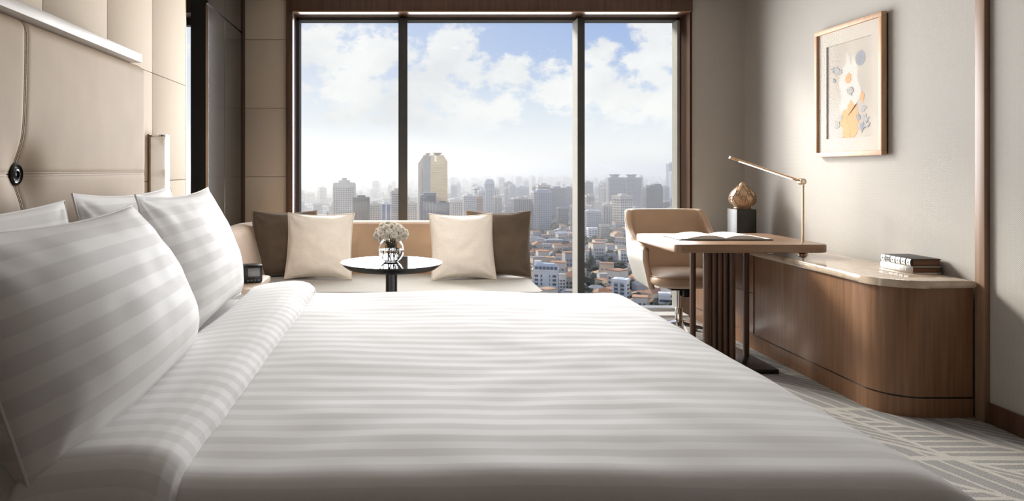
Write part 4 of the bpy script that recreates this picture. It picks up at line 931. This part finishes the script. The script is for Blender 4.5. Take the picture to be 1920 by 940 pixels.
def cone_frustum(name, rx0, ry0, rx1, ry1, z0, z1, m, parent, n=4, c=(0, 0), tw=math.pi / 4):
    V = []
    k = 1 / math.cos(math.pi / n) if n == 4 else 1
    for rx, ry, z in ((rx0, ry0, z0), (rx1, ry1, z1)): V += [(c[0] + rx * k * math.cos(tw + 2 * math.pi * i / n), c[1] + ry * k * math.sin(tw + 2 * math.pi * i / n), z) for i in range(n)]
    return raw(name, V, [tuple(range(n))[::-1], tuple(range(n, 2 * n))] + [(i, (i + 1) % n, n + (i + 1) % n, n + i) for i in range(n)], m, parent)
class Footprints(dict):
    def append(self, t): self.setdefault((int(t[0] // 90), int(t[1] // 90)), []).append(t)
FOOT = Footprints()
def free(x, y, r):
    i, j = int(x // 90), int(y // 90)
    return all((x - a) ** 2 + (y - b) ** 2 > (r + c) ** 2 for k in (-1, 0, 1) for l in (-1, 0, 1) for a, b, c in FOOT.get((i + k, j + l), ()))
def tower(name, label, x0, x1, yt, yb, wall, win=None, style='grid', ratio=.8, rot=0, crown=None, fw=3.6, fh=3.4, wm=None, cat='building', parapet=True):
    D = gD(yb); w = (x1 - x0) / F * D; xc = ((x0 + x1) / 2 - VX) / F * D; h = (HC - (yt - VY) / F * D) - ZG; d = w * ratio
    az = math.atan2(xc, D)
    t = thing(name, (xc, D + d / 2, ZG), label, cat, 'city buildings beyond the window'); t.rotation_euler = (0, 0, R(rot) - az * .0)
    if rot: k = 1 / (abs(math.cos(R(rot))) + ratio * abs(math.sin(R(rot)))); w *= k; d *= k
    wmn = wm or cmat(wall); FOOT.append((xc, D + d / 2, .55 * max(w, d)))
    cbox('wall', (-w / 2, -d / 2, 0), (w / 2, d / 2, h), wmn, t)
    if style:
        V, Fc = window_boxes(w, d, h, style, fw, fh); tag(raw('windows', V, Fc, win or WINS, t), kind='stuff')
    if parapet and not crown:
        cbox('roof_house', (-w * .22, -d * .2, h), (w * .25, d * .2, h + min(5, .05 * h)), wmn, t)
        cbox('parapet', (-w / 2 - .3, -d / 2 - .3, h - 1.2), (w / 2 + .3, d / 2 + .3, h + .6), cmat(tuple(min(1, c * 1.15) for c in wall)), t)
    return t, w, d, h, D, wmn
C_ = dict(cream=(.72, .64, .53), pale=(.74, .71, .69), white=(.84, .82, .79), grey=(.40, .39, .40), lav=(.47, .46, .51), dark=(.10, .10, .11), tan=(.50, .40, .28))
t, w, d, h, D, wm = tower('tower_block', 'hazy cream tower with a stepped crown, left of the first mullion', 624, 665, 346, 440, C_['cream'], style='grid', crown=1)
for k, (f, zz) in enumerate(((.96, 3), (.5, 7), (.22, 11))): cbox('crown_step', (-w / 2 * f, -d / 2 * f, h), (w / 2 * f, d / 2 * f, h + zz), wm, t)
tower('office_block', 'dark brown flat topped office block beside the crowned cream tower', 661, 692, 371, 455, (.13, .11, .10), win=cmat((.05, .05, .055), .2), style='strips')
tower('apartment_block', 'small cream apartment block with rows of windows right of the dark block', 693, 713, 382, 448, C_['cream'])
tower('apartment_block', 'white block with blue glazed strips near the first mullion', 714, 734, 382, 455, C_['white'], win=WINB, style='strips', fw=5)
tower('tower_block', 'slim cream tower touching the first mullion', 734, 751, 358, 452, (.62, .56, .47), style='bands')
# golden tower
GOLD = mat('gold_glazing', (.80, .62, .40), .25, .08, (.08, .08, .08), metal=.75); GOLDL = mat('gold_side', (.82, .70, .54), .4, .06, (.08, .08, .08), metal=.2); GLG = mat('tower_grey_band', (.58, .54, .49), .5, .06, (.1, .1, .1), metal=.1)
D = gD(446); sc_ = D / F
t = thing('skyscraper', ((812 - VX) * sc_, D + 20, ZG), 'tall golden glass skyscraper with chamfered notched top', 'building', 'city buildings beyond the window')
FOOT.append(((812 - VX) * sc_, D + 10, 34))
H0 = HC - (303 - VY) * sc_ - ZG; H1 = HC - (291 - VY) * sc_ - ZG; H2 = HC - (287 - VY) * sc_ - ZG
X = lambda px: (px - 812) * sc_
raw('gold_front', [(X(806), -20, 0), (X(839), -20, 0), (X(839), 20, 0), (X(806), 20, 0), (X(806), -20, H0), (X(839), -20, H0), (X(839), 20, H0), (X(806), 20, H0)], [(0, 1, 5, 4), (1, 2, 6, 5), (2, 3, 7, 6), (3, 0, 4, 7), (4, 5, 6, 7)], GOLD, t)
cbox('grey_band', (X(794), -21, 0), (X(807), 18, H0 + 8), GLG, t); cbox('side_bay', (X(784), -17, 0), (X(795), 18, H0 - 2), GOLDL, t)
raw('left_shoulder', [(X(785), -17, H0 - 2), (X(795), -17, H0 - 2), (X(795), 17, H0 - 2), (X(785), 17, H0 - 2), (X(793), -17, H1 - 2), (X(795), -17, H1 - 2), (X(795), 17, H1 - 2), (X(793), 17, H1 - 2)], [(0, 1, 5, 4), (1, 2, 6, 5), (2, 3, 7, 6), (3, 0, 4, 7), (4, 5, 6, 7)], GOLDL, t)
raw('right_shoulder', [(X(820), -20, H0), (X(839), -20, H0), (X(839), 18, H0), (X(820), 18, H0), (X(820), -20, H1), (X(831), -20, H1), (X(831), 18, H1), (X(820), 18, H1)], [(0, 1, 5, 4), (1, 2, 6, 5), (2, 3, 7, 6), (3, 0, 4, 7), (4, 5, 6, 7)], GOLD, t)
cbox('top_bay', (X(794), -20, H0 + 8), (X(803), 18, H1), GLG, t); cbox('top_bay', (X(808), -20, H0), (X(815), 18, H1), GOLD, t); cbox('top_bridge', (X(803), -18, H0 + 7), (X(808), 16, H0 + 9), GOLD, t)
for a, b in ((803, 808), (815, 820)):
    for k in range(3): cbox('lattice_bar', (X(a), -19, H0 + 2.5 + k * 3.2), (X(b), -18.4, H0 + 3.1 + k * 3.2), GOLDL, t)
    cbox('lattice_post', (X((a + b) / 2) - .3, -19, H0), (X((a + b) / 2) + .3, -18.4, H1), GOLDL, t)
for a, b, c in ((797, 808, 287.4), (812, 830, 286.5)):
    cone_frustum('roof_cap', X(802 + (b - a) * .2) - X(802), 8, X(802 + (b - a) * .5) - X(802), 14, H1, HC - (c - VY) * sc_ - ZG, GOLDL, t, c=(X((a + b) / 2), 0))
V, Fc = window_boxes(X(839) - X(806), 40, H0, 'lines', fh=3.8); fr = raw('floor_lines', V, Fc, mat('gold_floor_line', (.66, .51, .33), .3, .1, (.1, .1, .1), metal=.6), t); fr.location.x = X(822.5); tag(fr, kind='stuff')
cbox('light_strip', (X(788), -17.4, 30), (X(789.2), -16.9, H0 - 12), cmat((.78, .70, .6)), t); cbox('light_strip', (X(791), -17.4, 30), (X(792), -16.9, H0 - 12), cmat((.62, .33, .18)), t)
t, w, d, h, D, wm = tower('office_tower', 'grey office tower standing in front of the golden skyscraper', 788, 818, 366, 468, (.36, .35, .36), style='strips', crown=1)
cbox('crown_box', (-w * .30, -d / 2, h), (w / 2, d / 2, h + 3.2), wm, t); cbox('crown_panel', (-w * .1, -d / 2 - .4, h - 9), (w * .44, -d / 2 + .1, h - 1), WINS, t); cbox('lower_bay', (-w * .58, -d * .4, 0), (-w * .3, d * .4, h - 14), cmat((.55, .54, .53)), t)
tower('glass_block', 'low dark glass block at the foot of the golden skyscraper', 817, 843, 381, 455, (.17, .17, .19), style='bands')
tower('apartment_block', 'white slab right of the golden skyscraper', 843, 868, 374, 436, C_['white'])
tower('apartment_block', 'pale tower with dense windows above the champagne cushion', 869, 893, 367, 430, C_['pale'])
t, w, d, h, D, wm = tower('glass_tower', 'tall rounded glass tower left of the second mullion', 909, 927, 341, 405, (.50, .53, .58), style='grid', crown=1)
cone_frustum('dome', w / 2, d / 2, w * .34, d * .34, h, h + 6, wm, t, n=16)
tower('brick_block', 'small orange brick block among pale towers', 893, 905, 370, 422, (.55, .30, .14), style='bands')
tower('tower_block', 'white tower with stepped side before the rounded glass tower', 897, 911, 357, 412, C_['white'])
tower('slab_tower', 'distant plain grey slab rising above the haze', 935.5, 946, 334, 368, (.40, .40, .42), style='bands')
tower('tower_block', 'slim cream tower left of the blue grey blocks', 947, 954, 352, 398, (.62, .56, .48), style='grid')
tower('office_block', 'blue grey block with rounded top behind the slim cream tower', 955, 967, 347, 392, C_['lav'], style='grid')
tower('office_block', 'wide blue grey office block in the hazy middle distance', 968, 992, 351, 390, C_['lav'], style='grid')
tower('apartment_slab', 'cream and lilac apartment slab above the brown cushion', 963, 1000, 373, 428, (.52, .47, .42), style='strips')
t, w, d, h, D, wm = tower('residential_tower', 'tall grey residential tower with cream balconies left of the second mullion', 1001, 1035, 359, 430, C_['lav'], style='grid', crown=1)
for k in range(int(h / 3.4)): cbox('balcony', (-w / 2 - .8, -d / 2 - 1.2, k * 3.4 + 2), (-w / 2 + w * .27, -d / 2 + .1, k * 3.4 + 3.3), cmat((.70, .64, .55)), t)
cbox('roof_house', (-w * .3, -d * .3, h), (w * .3, d * .3, h + 3), wm, t)
tower('office_block', 'dark lilac office slab with a pale edge beside the second mullion', 1031, 1060, 353, 410, (.27, .26, .30), style='bands')
tower('office_block', 'dark lilac block half hidden by the second mullion', 1060, 1074, 352, 402, (.27, .26, .30), style='bands')
tower('apartment_block', 'lilac grey apartment block low beside the second mullion', 1046, 1066, 390, 428, (.44, .43, .47), style='grid')
tower('office_block', 'blue screened building under the crane', 1002, 1013, 347, 388, (.27, .36, .56), style=None); tower('office_block', 'white screened building under the crane', 1014, 1022, 348, 388, C_['white'], style=None)
# crane
D = gD(384); s2 = D / F; t = thing('tower_crane', ((1009 - VX) * s2, D, ZG), 'thin construction crane above the blue screened building', 'crane')
hb2 = HC - (347 - VY) * s2 - ZG; cbox('mast', (-.8, -.8, 0), (.8, .8, hb2), cmat((.5, .45, .4)), t)
z1 = HC - (325 - VY) * s2 - ZG
for a, b in (((0, hb2), (3 * s2, z1)), ((16 * s2, hb2 - 2 * s2), (5 * s2, z1 - 1 * s2))): 
    p0 = Vector((a[0], 0, a[1])); p1 = Vector((b[0], 0, b[1])); m_ = MB().tube([p0, p1], .35, 5); o = m_.build('jib', cmat((.5, .45, .4)), None); o.parent = t
# right pane
tower('office_tower', 'lilac office tower against the right side of the second mullion', 1096, 1112, 342, 394, (.33, .32, .37), style='bands')
tower('apartment_block', 'gridded grey apartment block right of the second mullion', 1092, 1130, 396, 444, (.52, .51, .53), style='grid', rot=18, ratio=.7)
def twin(x0, x1, lab):
    t, w, d, h, D, wm = tower('twin_tower', lab, x0, x1, 333, 398, (.34, .33, .36), win=cmat((.17, .165, .19), .4), style='bands', crown=1, ratio=.6)
    cone_frustum('drum', w * .25, w * .25, w * .25, w * .25, h, h + 4, wm, t, n=20, c=(-w * .04, 0)); cone_frustum('roof_disc', w * .26, w * .26, w * .36, w * .30, h + 4, h + 8, wm, t, n=20, c=(-w * .04, 0))
    for k in range(int(h / 3.4)): cbox('balcony', (-w / 2 - 1.5, -d / 2 - .8, k * 3.4 + 2), (-w / 2 + 3.5, -d / 2 + .1, k * 3.4 + 3.0), cmat((.66, .63, .58)), t)
twin(1141, 1171, 'left one of the two twin towers with round roof discs'); twin(1173, 1203, 'right one of the two twin towers with round roof discs')
tower('tower_block', 'slim pale tower just right of the twin towers', 1200, 1206, 331, 385, C_['pale'], style='bands')
t, w, d, h, D, wm = tower('office_tower', 'dark blue grey office tower with stepped top above the desk chair', 1212, 1243, 351, 410, (.105, .115, .13), win=cmat((.06, .07, .085), .2), style='grid', crown=1)
cbox('top_step', (-w * .3, -d * .4, h), (w * .48, d * .4, h + 4), wm, t); cbox('top_step', (w * .05, -d * .4, h + 4), (w * .42, d * .4, h + 7), wm, t)
tower('office_block', 'low dark office block right of the dark tower', 1242, 1268, 380, 408, (.14, .15, .16), style='bands')
tower('glass_tower', 'tallest pale blue glass tower at the right edge of the window', 1253.5, 1270, 307, 376, (.30, .36, .44), style='strips'); tower('glass_tower', 'silver rounded tower in front of the pale blue glass tower', 1259, 1276, 322, 382, (.56, .57, .60), style='grid')
tower('apartment_block', 'beige block with an orange side below the twin towers', 1147, 1160, 378, 404, (.52, .40, .25), style='grid'); tower('hospital_block', 'wide low pale block with ribbon windows below the twin towers', 1157, 1194, 363, 393, (.60, .58, .57), style='bands')
tower('apartment_block', 'white apartment block with blue windows right of the second mullion', 1103, 1121, 428, 450, C_['white'], win=WINB, style='grid', fw=4.5); tower('apartment_block', 'cream apartment block beside the blue windowed one', 1126, 1143, 422, 447, (.62, .55, .43), style='bands')
tower('apartment_block', 'long pale yellow building with an orange roof near the conifer', 1112, 1140, 452, 466, (.60, .52, .38), style='bands', ratio=.5); tower('apartment_block', 'blue grey low block above the white mansard building', 1024, 1056, 451, 466, (.40, .42, .46), style='strips', ratio=.6); tower('apartment_block', 'pale blue block with a pointed roof left of the second mullion', 1041, 1072, 437, 452, (.52, .55, .60), style='grid', ratio=.6)
# white mansard building
t, w, d, h, D, wm = tower('mansard_building', 'white many windowed building with a curved mansard roof beside the sofa end', 1000, 1053, 507, 556, (.90, .87, .82), style='grid', rot=-14, ratio=.62, crown=1, fw=4.2, fh=3.5)
RF = cmat((.62, .62, .62), .5)
cone_frustum('mansard_roof', w / 2, d / 2, w * .44, d * .40, h, h + 3.6, RF, t); cone_frustum('mansard_crest', w * .44, d * .40, w * .34, d * .28, h + 3.6, h + 5.2, RF, t)
cbox('cornice', (-w / 2 - .6, -d / 2 - .6, h - .7), (w / 2 + .6, d / 2 + .6, h + .3), wm, t); cbox('roof_house', (-w * .45, -d * .1, h + 3), (-w * .18, d * .25, h + 7), wm, t)
for k in range(6): cbox('dormer', (-w * .40 + k * w * .15, -d / 2 - .2, h + .5), (-w * .40 + k * w * .15 + 2.2, -d * .38, h + 2.8), WINS, t)
cbox('centre_bay', (-w * .12, -d / 2 - 1.0, 0), (w * .16, -d / 2, h - 1), wm, t)
# white apartment block near the chair
t, w, d, h, D, wm = tower('balcony_block', 'white apartment block with dark balconies below the desk chair', 1151, 1187, 526, 574, (.88, .86, .83), style='grid', rot=-32, ratio=.9, fw=5, fh=3.2)
for k in range(int(h / 3.2)):
    for c in (-.22, .18): cbox('balcony', (w * c - 1.6, -d / 2 - 1.1, k * 3.2 + 1.6), (w * c + 1.6, -d / 2, k * 3.2 + 2.5), cmat((.55, .54, .54)), t)
tower('balcony_block', 'white terraced block at the lower right under the desk chair', 1237, 1262, 552, 590, (.88, .85, .80), style='bands', rot=-20, ratio=.8)

# ---------- generic city fabric: individuals copied from a few kinds
WALLR = random_mat('city_wall', [(.74, .66, .56), (.80, .76, .70), (.55, .53, .53), (.68, .56, .42), (.48, .46, .47), (.74, .63, .50), (.44, .42, .43), (.80, .72, .61)])
ROOFR = random_mat('tile_roof', [(.55, .25, .11), (.62, .32, .16), (.40, .20, .11), (.60, .36, .20), (.30, .27, .25), (.50, .24, .12), (.45, .42, .39)])
TREEM = random_mat('tree_leaf', [(.045, .055, .030), (.055, .065, .035), (.038, .050, .032), (.07, .07, .04)], .95)
def proto_mid(w, d, h, style, nm):
    o = raw(nm, [], [], WALLR); V = []; Fc = []
    def add(a, b):
        k = len(V); V.extend([(x, y, z) for z in (a[2], b[2]) for x, y in ((a[0], a[1]), (b[0], a[1]), (b[0], b[1]), (a[0], b[1]))]); Fc.extend([tuple(k + q for q in f) for f in ((4, 5, 6, 7), (0, 1, 5, 4), (1, 2, 6, 5), (2, 3, 7, 6), (3, 0, 4, 7))])
    add((-w / 2, -d / 2, 0), (w / 2, d / 2, h)); add((-w * .2, -d * .2, h), (w * .25, d * .25, h + 3)); add((-w / 2 - .3, -d / 2 - .3, h - .8), (w / 2 + .3, d / 2 + .3, h + .5))
    me = bpy.data.meshes.new(nm); me.from_pydata(V, [], Fc); me.materials.append(WALLR); o.data = me
    V2, F2 = window_boxes(w, d, h, style); tag(raw('windows', V2, F2, WINS, o), kind='stuff'); return o
def proto_house(w, d, h, roof, nm):
    o = cbox(nm, (-w / 2, -d / 2, 0), (w / 2, d / 2, h), WALLR, None)
    if roof == 'hip': raw('roof', [(-w / 2 - .5, -d / 2 - .5, h), (w / 2 + .5, -d / 2 - .5, h), (w / 2 + .5, d / 2 + .5, h), (-w / 2 - .5, d / 2 + .5, h), (-w * .25, 0, h + 2.8), (w * .25, 0, h + 2.8)], [(0, 1, 5, 4), (1, 2, 5), (2, 3, 4, 5), (3, 0, 4)], ROOFR, o)
    elif roof == 'gable': raw('roof', [(-w / 2 - .4, -d / 2 - .4, h), (w / 2 + .4, -d / 2 - .4, h), (w / 2 + .4, d / 2 + .4, h), (-w / 2 - .4, d / 2 + .4, h), (-w / 2 - .4, 0, h + 3), (w / 2 + .4, 0, h + 3)], [(0, 1, 5, 4), (2, 3, 4, 5), (1, 2, 5), (3, 0, 4)], ROOFR, o)
    else: cbox('roof', (-w / 2 - .3, -d / 2 - .3, h), (w / 2 + .3, d / 2 + .3, h + .6), ROOFR, o)
    V2, F2 = window_boxes(w, d, h, 'grid', 3.2, 3.0, .9); tag(raw('windows', V2, F2, WINS, o), kind='stuff'); return o
mids = [proto_mid(26, 20, 46, 'grid', 'city_block'), proto_mid(22, 22, 62, 'bands', 'city_block'), proto_mid(34, 18, 36, 'grid', 'city_block'), proto_mid(20, 18, 54, 'strips', 'city_block')]
houses = [proto_house(14, 11, 7, 'hip', 'city_house'), proto_house(17, 10, 6, 'gable', 'city_house'), proto_house(13, 12, 12, 'flat', 'city_house'), proto_house(20, 13, 9, 'hip', 'city_house'), proto_house(15, 13, 16, 'flat', 'city_house')]
def proto_tree(seed):
    bm = bmesh.new(); bmesh.ops.create_icosphere(bm, subdivisions=3, radius=1.0)
    for v in bm.verts:
        n = v.co.normalized(); k = 1 + .35 * fb(n.x * 2.3 + seed, n.y * 2.3, n.z * 2.3) + .16 * fb(n.x * 6, n.y * 6 + seed, n.z * 6); v.co = Vector((n.x * k * 5, n.y * k * 5, 5.2 + n.z * k * 3.6))
    me = bpy.data.meshes.new('city_tree'); bm.to_mesh(me); bm.free(); me.materials.append(TREEM); o = bpy.data.objects.new('city_tree', me); COL.objects.link(o)
    MB().tube([(0, 0, 0), (0, 0, 4)], .35, 6).build('trunk', mat('bark', (.10, .07, .05), .9), o); return o
trees = [proto_tree(1), proto_tree(5), proto_tree(9)]
rc = random.Random(2024)
def place(protos, used, px, py, lab, cat, grp, smin, smax, rots=None, zs=None):
    k = rc.randrange(len(protos)); o = protos[k] if k not in used else copy_tree(protos[k])
    used.add(k); D = gD(py); o.location = ((px - VX) / F * D, D, ZG); s = rc.uniform(smin, smax); o.scale = (s, s, s * (zs if zs else rc.uniform(.8, 1.25)))
    o.rotation_euler = (0, 0, R(rc.choice((0, 90, 12, -20, 35)) if rots is None else rots)); tag(o, lab, cat, grp); return o
um, uh, ut = set(), set(), set()
heroes = [(1095, 1119, 507), (1095, 1119, 520), (624, 665, 440), (661, 752, 455), (784, 843, 470), (909, 927, 405), (1001, 1035, 430), (1031, 1074, 410), (1141, 1203, 398), (1212, 1243, 410), (963, 1000, 428), (1092, 1130, 444), (1000, 1053, 556), (1151, 1187, 574), (1103, 1143, 450)]
n = 0
tries = 0
while n < 190 and tries < 60000:      # mid-rise blocks, mostly in the middle distance
    tries += 1; px = rc.uniform(560, 1275); py = VY + 30 + (rc.random() ** 1.5) * 88
    if px < 985 and py > 428: continue
    if any(a - 6 < px < b + 6 and yb - 1.5 < py < yb + 26 for a, b, yb in heroes): continue
    D = gD(py); X_ = (px - VX) / F * D
    if not free(X_, D, 19): continue
    FOOT.append((X_, D, 20)); place(mids, um, px, py, 'mid-rise block in the hazy city beyond the window', 'building', 'mid-rise city blocks', .55, 1.15, rots=rc.choice((0, 0, 10, -12, 25))); n += 1
n = 0; tries = 0
pts = []
while n < 290:      # houses in the near streets
    px = rc.uniform(972, 1290); py = 418 + rc.random() ** 1.15 * 175
    if px > 1200 and py < 540: continue
    D = gD(py); X_ = (px - VX) / F * D
    tries += 1
    if tries > 60000: break
    if not free(X_, D, 8): continue
    if any(a - 12 < px < b + 12 and yb - 8 < py < yb + 22 for a, b, yb in heroes): continue
    if 1118 < px < 1192 and 494 < py < 524: continue        # the car park
    FOOT.append((X_, D, 8.5)); place(houses, uh, px, py, 'low house among trees in the near streets below', 'house', 'low city houses', .7, 1.05, zs=rc.uniform(.8, 1.5)); n += 1
n = 0
while n < 230:
    px = rc.uniform(972, 1290); py = 430 + rc.random() * 165
    if px > 1200 and py < 540: continue
    if any(a - 4 < px < b + 4 and yb - 6 < py < yb + 12 for a, b, yb in heroes): continue
    if 1118 < px < 1192 and 494 < py < 524: continue
    D = gD(py); tries += 1
    if tries > 120000: break
    if not free((px - VX) / F * D, D, 4.5): continue
    FOOT.append(((px - VX) / F * D, D, 6)); place(trees, ut, px, py, 'dark green street tree among the low houses below', 'tree', 'city street trees', .8, 1.4); n += 1
# conifer
D = gD(506); t = thing('conifer_tree', ((1107 - VX) / F * D, D, ZG), 'tall dark conifer standing above the low houses', 'tree')
cm = MB(); Ht = 44 / F * D
for k in range(9):
    z0 = Ht * (.06 + .10 * k); r0 = (9.5 * (1 - k / 9.5)) * D / F; cm.lathe([(0, z0), (r0, z0), (r0 * .45, z0 + Ht * .09), (0, z0 + Ht * .16)], (0, 0, 0), 14, fn=lambda a, z: 1 + .22 * math.sin(a * 5 + z) * math.cos(a * 3))
o = cm.build('crown', TREEM, None); o.parent = t; o = MB().tube([(0, 0, 0), (0, 0, Ht * .2)], .6, 8).build('trunk', mat('bark', (.10, .07, .05), .9), None); o.parent = t
# car park with cars
D0, D1 = gD(516), gD(497)
struct(bx('car_park', ((1120 - VX) / F * D0, D0, ZG), ((1186 - VX) / F * D1, D1, ZG + .25), mat('asphalt', (.30, .29, .28), .9, .1, (.3, .3, .3)), loc=(280, D0, ZG)))
CARR = random_mat('car_paint', [(.7, .7, .7), (.05, .05, .06), (.4, .4, .42), (.6, .6, .6)], .3); car0 = None
for r in range(4):
    for k in range(6):
        if rc.random() < .3: continue
        py = 499.5 + r * 4.4; D = gD(py); x = (1124 + k * 9.5 + rc.uniform(-1.5, 1.5) + r - VX) / F * D
        if car0 is None:
            V = [(-2.2, -.9, .3), (2.2, -.9, .3), (2.2, .9, .3), (-2.2, .9, .3), (-2.2, -.9, .9), (2.2, -.9, .9), (2.2, .9, .9), (-2.2, .9, .9), (-1.3, -.75, 1.45), (.9, -.75, 1.45), (.9, .75, 1.45), (-1.3, .75, 1.45)]
            car0 = c = raw('car', V, [(3, 2, 1, 0), (0, 1, 5, 4), (1, 2, 6, 5), (2, 3, 7, 6), (3, 0, 4, 7), (4, 5, 9, 8), (5, 6, 10, 9), (6, 7, 11, 10), (7, 4, 8, 11), (8, 9, 10, 11)], CARR)
            cbox('wheels', (-1.7, -.92, 0), (1.7, .92, .34), BLACK_C, c)
        else: c = copy_tree(car0)
        c.location = (x, D, ZG + .25); c.rotation_euler = (0, 0, R(rc.choice((80, 90, 100)))); tag(c, 'parked car in the car park beside the conifer', 'car', 'cars in the car park')
# roads
for i, (xa, ya, xb, yb, wd) in enumerate(((980, 470, 1240, 524, 11), (1120, 520, 1215, 556, 10), (1060, 560, 1120, 430, 9))):
    A = Vector(((xa - VX) / F * gD(ya), gD(ya), ZG + .12)); B = Vector(((xb - VX) / F * gD(yb), gD(yb), ZG + .12)); s = (B - A).cross(Vector((0, 0, 1))).normalized() * wd / 2; dn = Vector((0, 0, -.1))
    struct(raw('road', [A - s, A + s, B + s, B - s, A - s + dn, A + s + dn, B + s + dn, B - s + dn], [(0, 1, 2, 3), (7, 6, 5, 4), (0, 4, 5, 1), (1, 5, 6, 2), (2, 6, 7, 3), (3, 7, 4, 0)], mat('road_surface', (.33, .31, .29), .9, .1, (.2, .2, .2))))
# everything further out: too small and too many to count
V = []; Fc = []; Mi = []
for k in range(9000):
    py = VY + 9 + (rc.random() ** 1.6) * 75; px = rc.uniform(440, 1330); D = gD(py) + rc.uniform(-200, 200); x = (px - VX) / F * D
    if py < 352: w = rc.uniform(12, 40); h = rc.choice((8, 10, 12, 15, 20, 26, 34, 48)) * rc.uniform(.8, 1.3)
    else: w = rc.uniform(9, 20); h = rc.uniform(5, 16)
    if rc.random() < .012 and py < 345: h *= 2.2
    d = w * rc.uniform(.6, 1.2); b = len(V)
    if not free(x, D, w * .5): continue
    V += [(xx, yy, zz) for zz in (0, h) for xx, yy in ((x - w / 2, D - d / 2), (x + w / 2, D - d / 2), (x + w / 2, D + d / 2), (x - w / 2, D + d / 2))]
    Fc += [tuple(b + q for q in f) for f in ((4, 5, 6, 7), (0, 1, 5, 4), (1, 2, 6, 5), (2, 3, 7, 6), (3, 0, 4, 7))]; Mi += [rc.randrange(5)] * 5
for k in range(7000):      # streets hidden by the furniture from here but seen from a step aside
    py = 385 + rc.random() ** 1.4 * 330; px = rc.uniform(150, 1700)
    if 965 < px < 1300 and py > 410: continue
    D = gD(py); x = (px - VX) / F * D; w = rc.uniform(9, 18); d = w * rc.uniform(.6, 1.2); h = rc.uniform(5, 14) if rc.random() < .93 else rc.uniform(20, 45); b = len(V)
    if not free(x, D, w * .62): continue
    FOOT.append((x, D, w * .62))
    V += [(xx, yy, zz) for zz in (0, h) for xx, yy in ((x - w / 2, D - d / 2), (x + w / 2, D - d / 2), (x + w / 2, D + d / 2), (x - w / 2, D + d / 2))]
    Fc += [tuple(b + q for q in f) for f in ((4, 5, 6, 7), (0, 1, 5, 4), (1, 2, 6, 5), (2, 3, 7, 6), (3, 0, 4, 7))]; mi = rc.randrange(5); Mi += [5 if h < 14 and rc.random() < .5 else mi] + [mi] * 4
far = raw('distant_city', V, Fc, cmat((.66, .63, .59)))
for c in ((.50, .48, .48), (.58, .50, .41), (.36, .35, .37), (.72, .70, .66), (.50, .26, .13)): far.data.materials.append(cmat(c))
far.data.polygons.foreach_set('material_index', Mi); far.location = (0, 0, ZG)
tag(far, 'dense far rooftops of the city fading into haze', 'city', kind='stuff')
V = []; Fc = []
base = trees[0].data
for k in range(2200):
    px = rc.uniform(300, 1500); py = VY + 26 + rc.random() ** 1.3 * 260
    D = gD(py); x = (px - VX) / F * D; s = rc.uniform(.7, 1.5); b = len(V); nn = 7
    if not free(x, D, 6 * s): continue
    for rr, zz in ((3.2, 1.0), (5.0, 4.0), (3.6, 7.0)): V += [(x + s * rr * math.cos(2 * math.pi * i / nn + zz) * rc.uniform(.8, 1.2), D + s * rr * math.sin(2 * math.pi * i / nn + zz), s * zz) for i in range(nn)]
    V.append((x, D, s * 8.6))
    for L_ in range(2):
        for i in range(nn): Fc.append((b + L_ * nn + i, b + L_ * nn + (i + 1) % nn, b + (L_ + 1) * nn + (i + 1) % nn, b + (L_ + 1) * nn + i))
    for i in range(nn): Fc.append((b + 2 * nn + i, b + 2 * nn + (i + 1) % nn, b + 3 * nn))
dt = raw('distant_trees', V, Fc, mat('far_leaf', (.05, .06, .035), .95, .3, (.1, .1, .1))); dt.location = (0, 0, ZG); tag(dt, 'far scattered tree crowns between the city blocks', 'trees', kind='stuff')
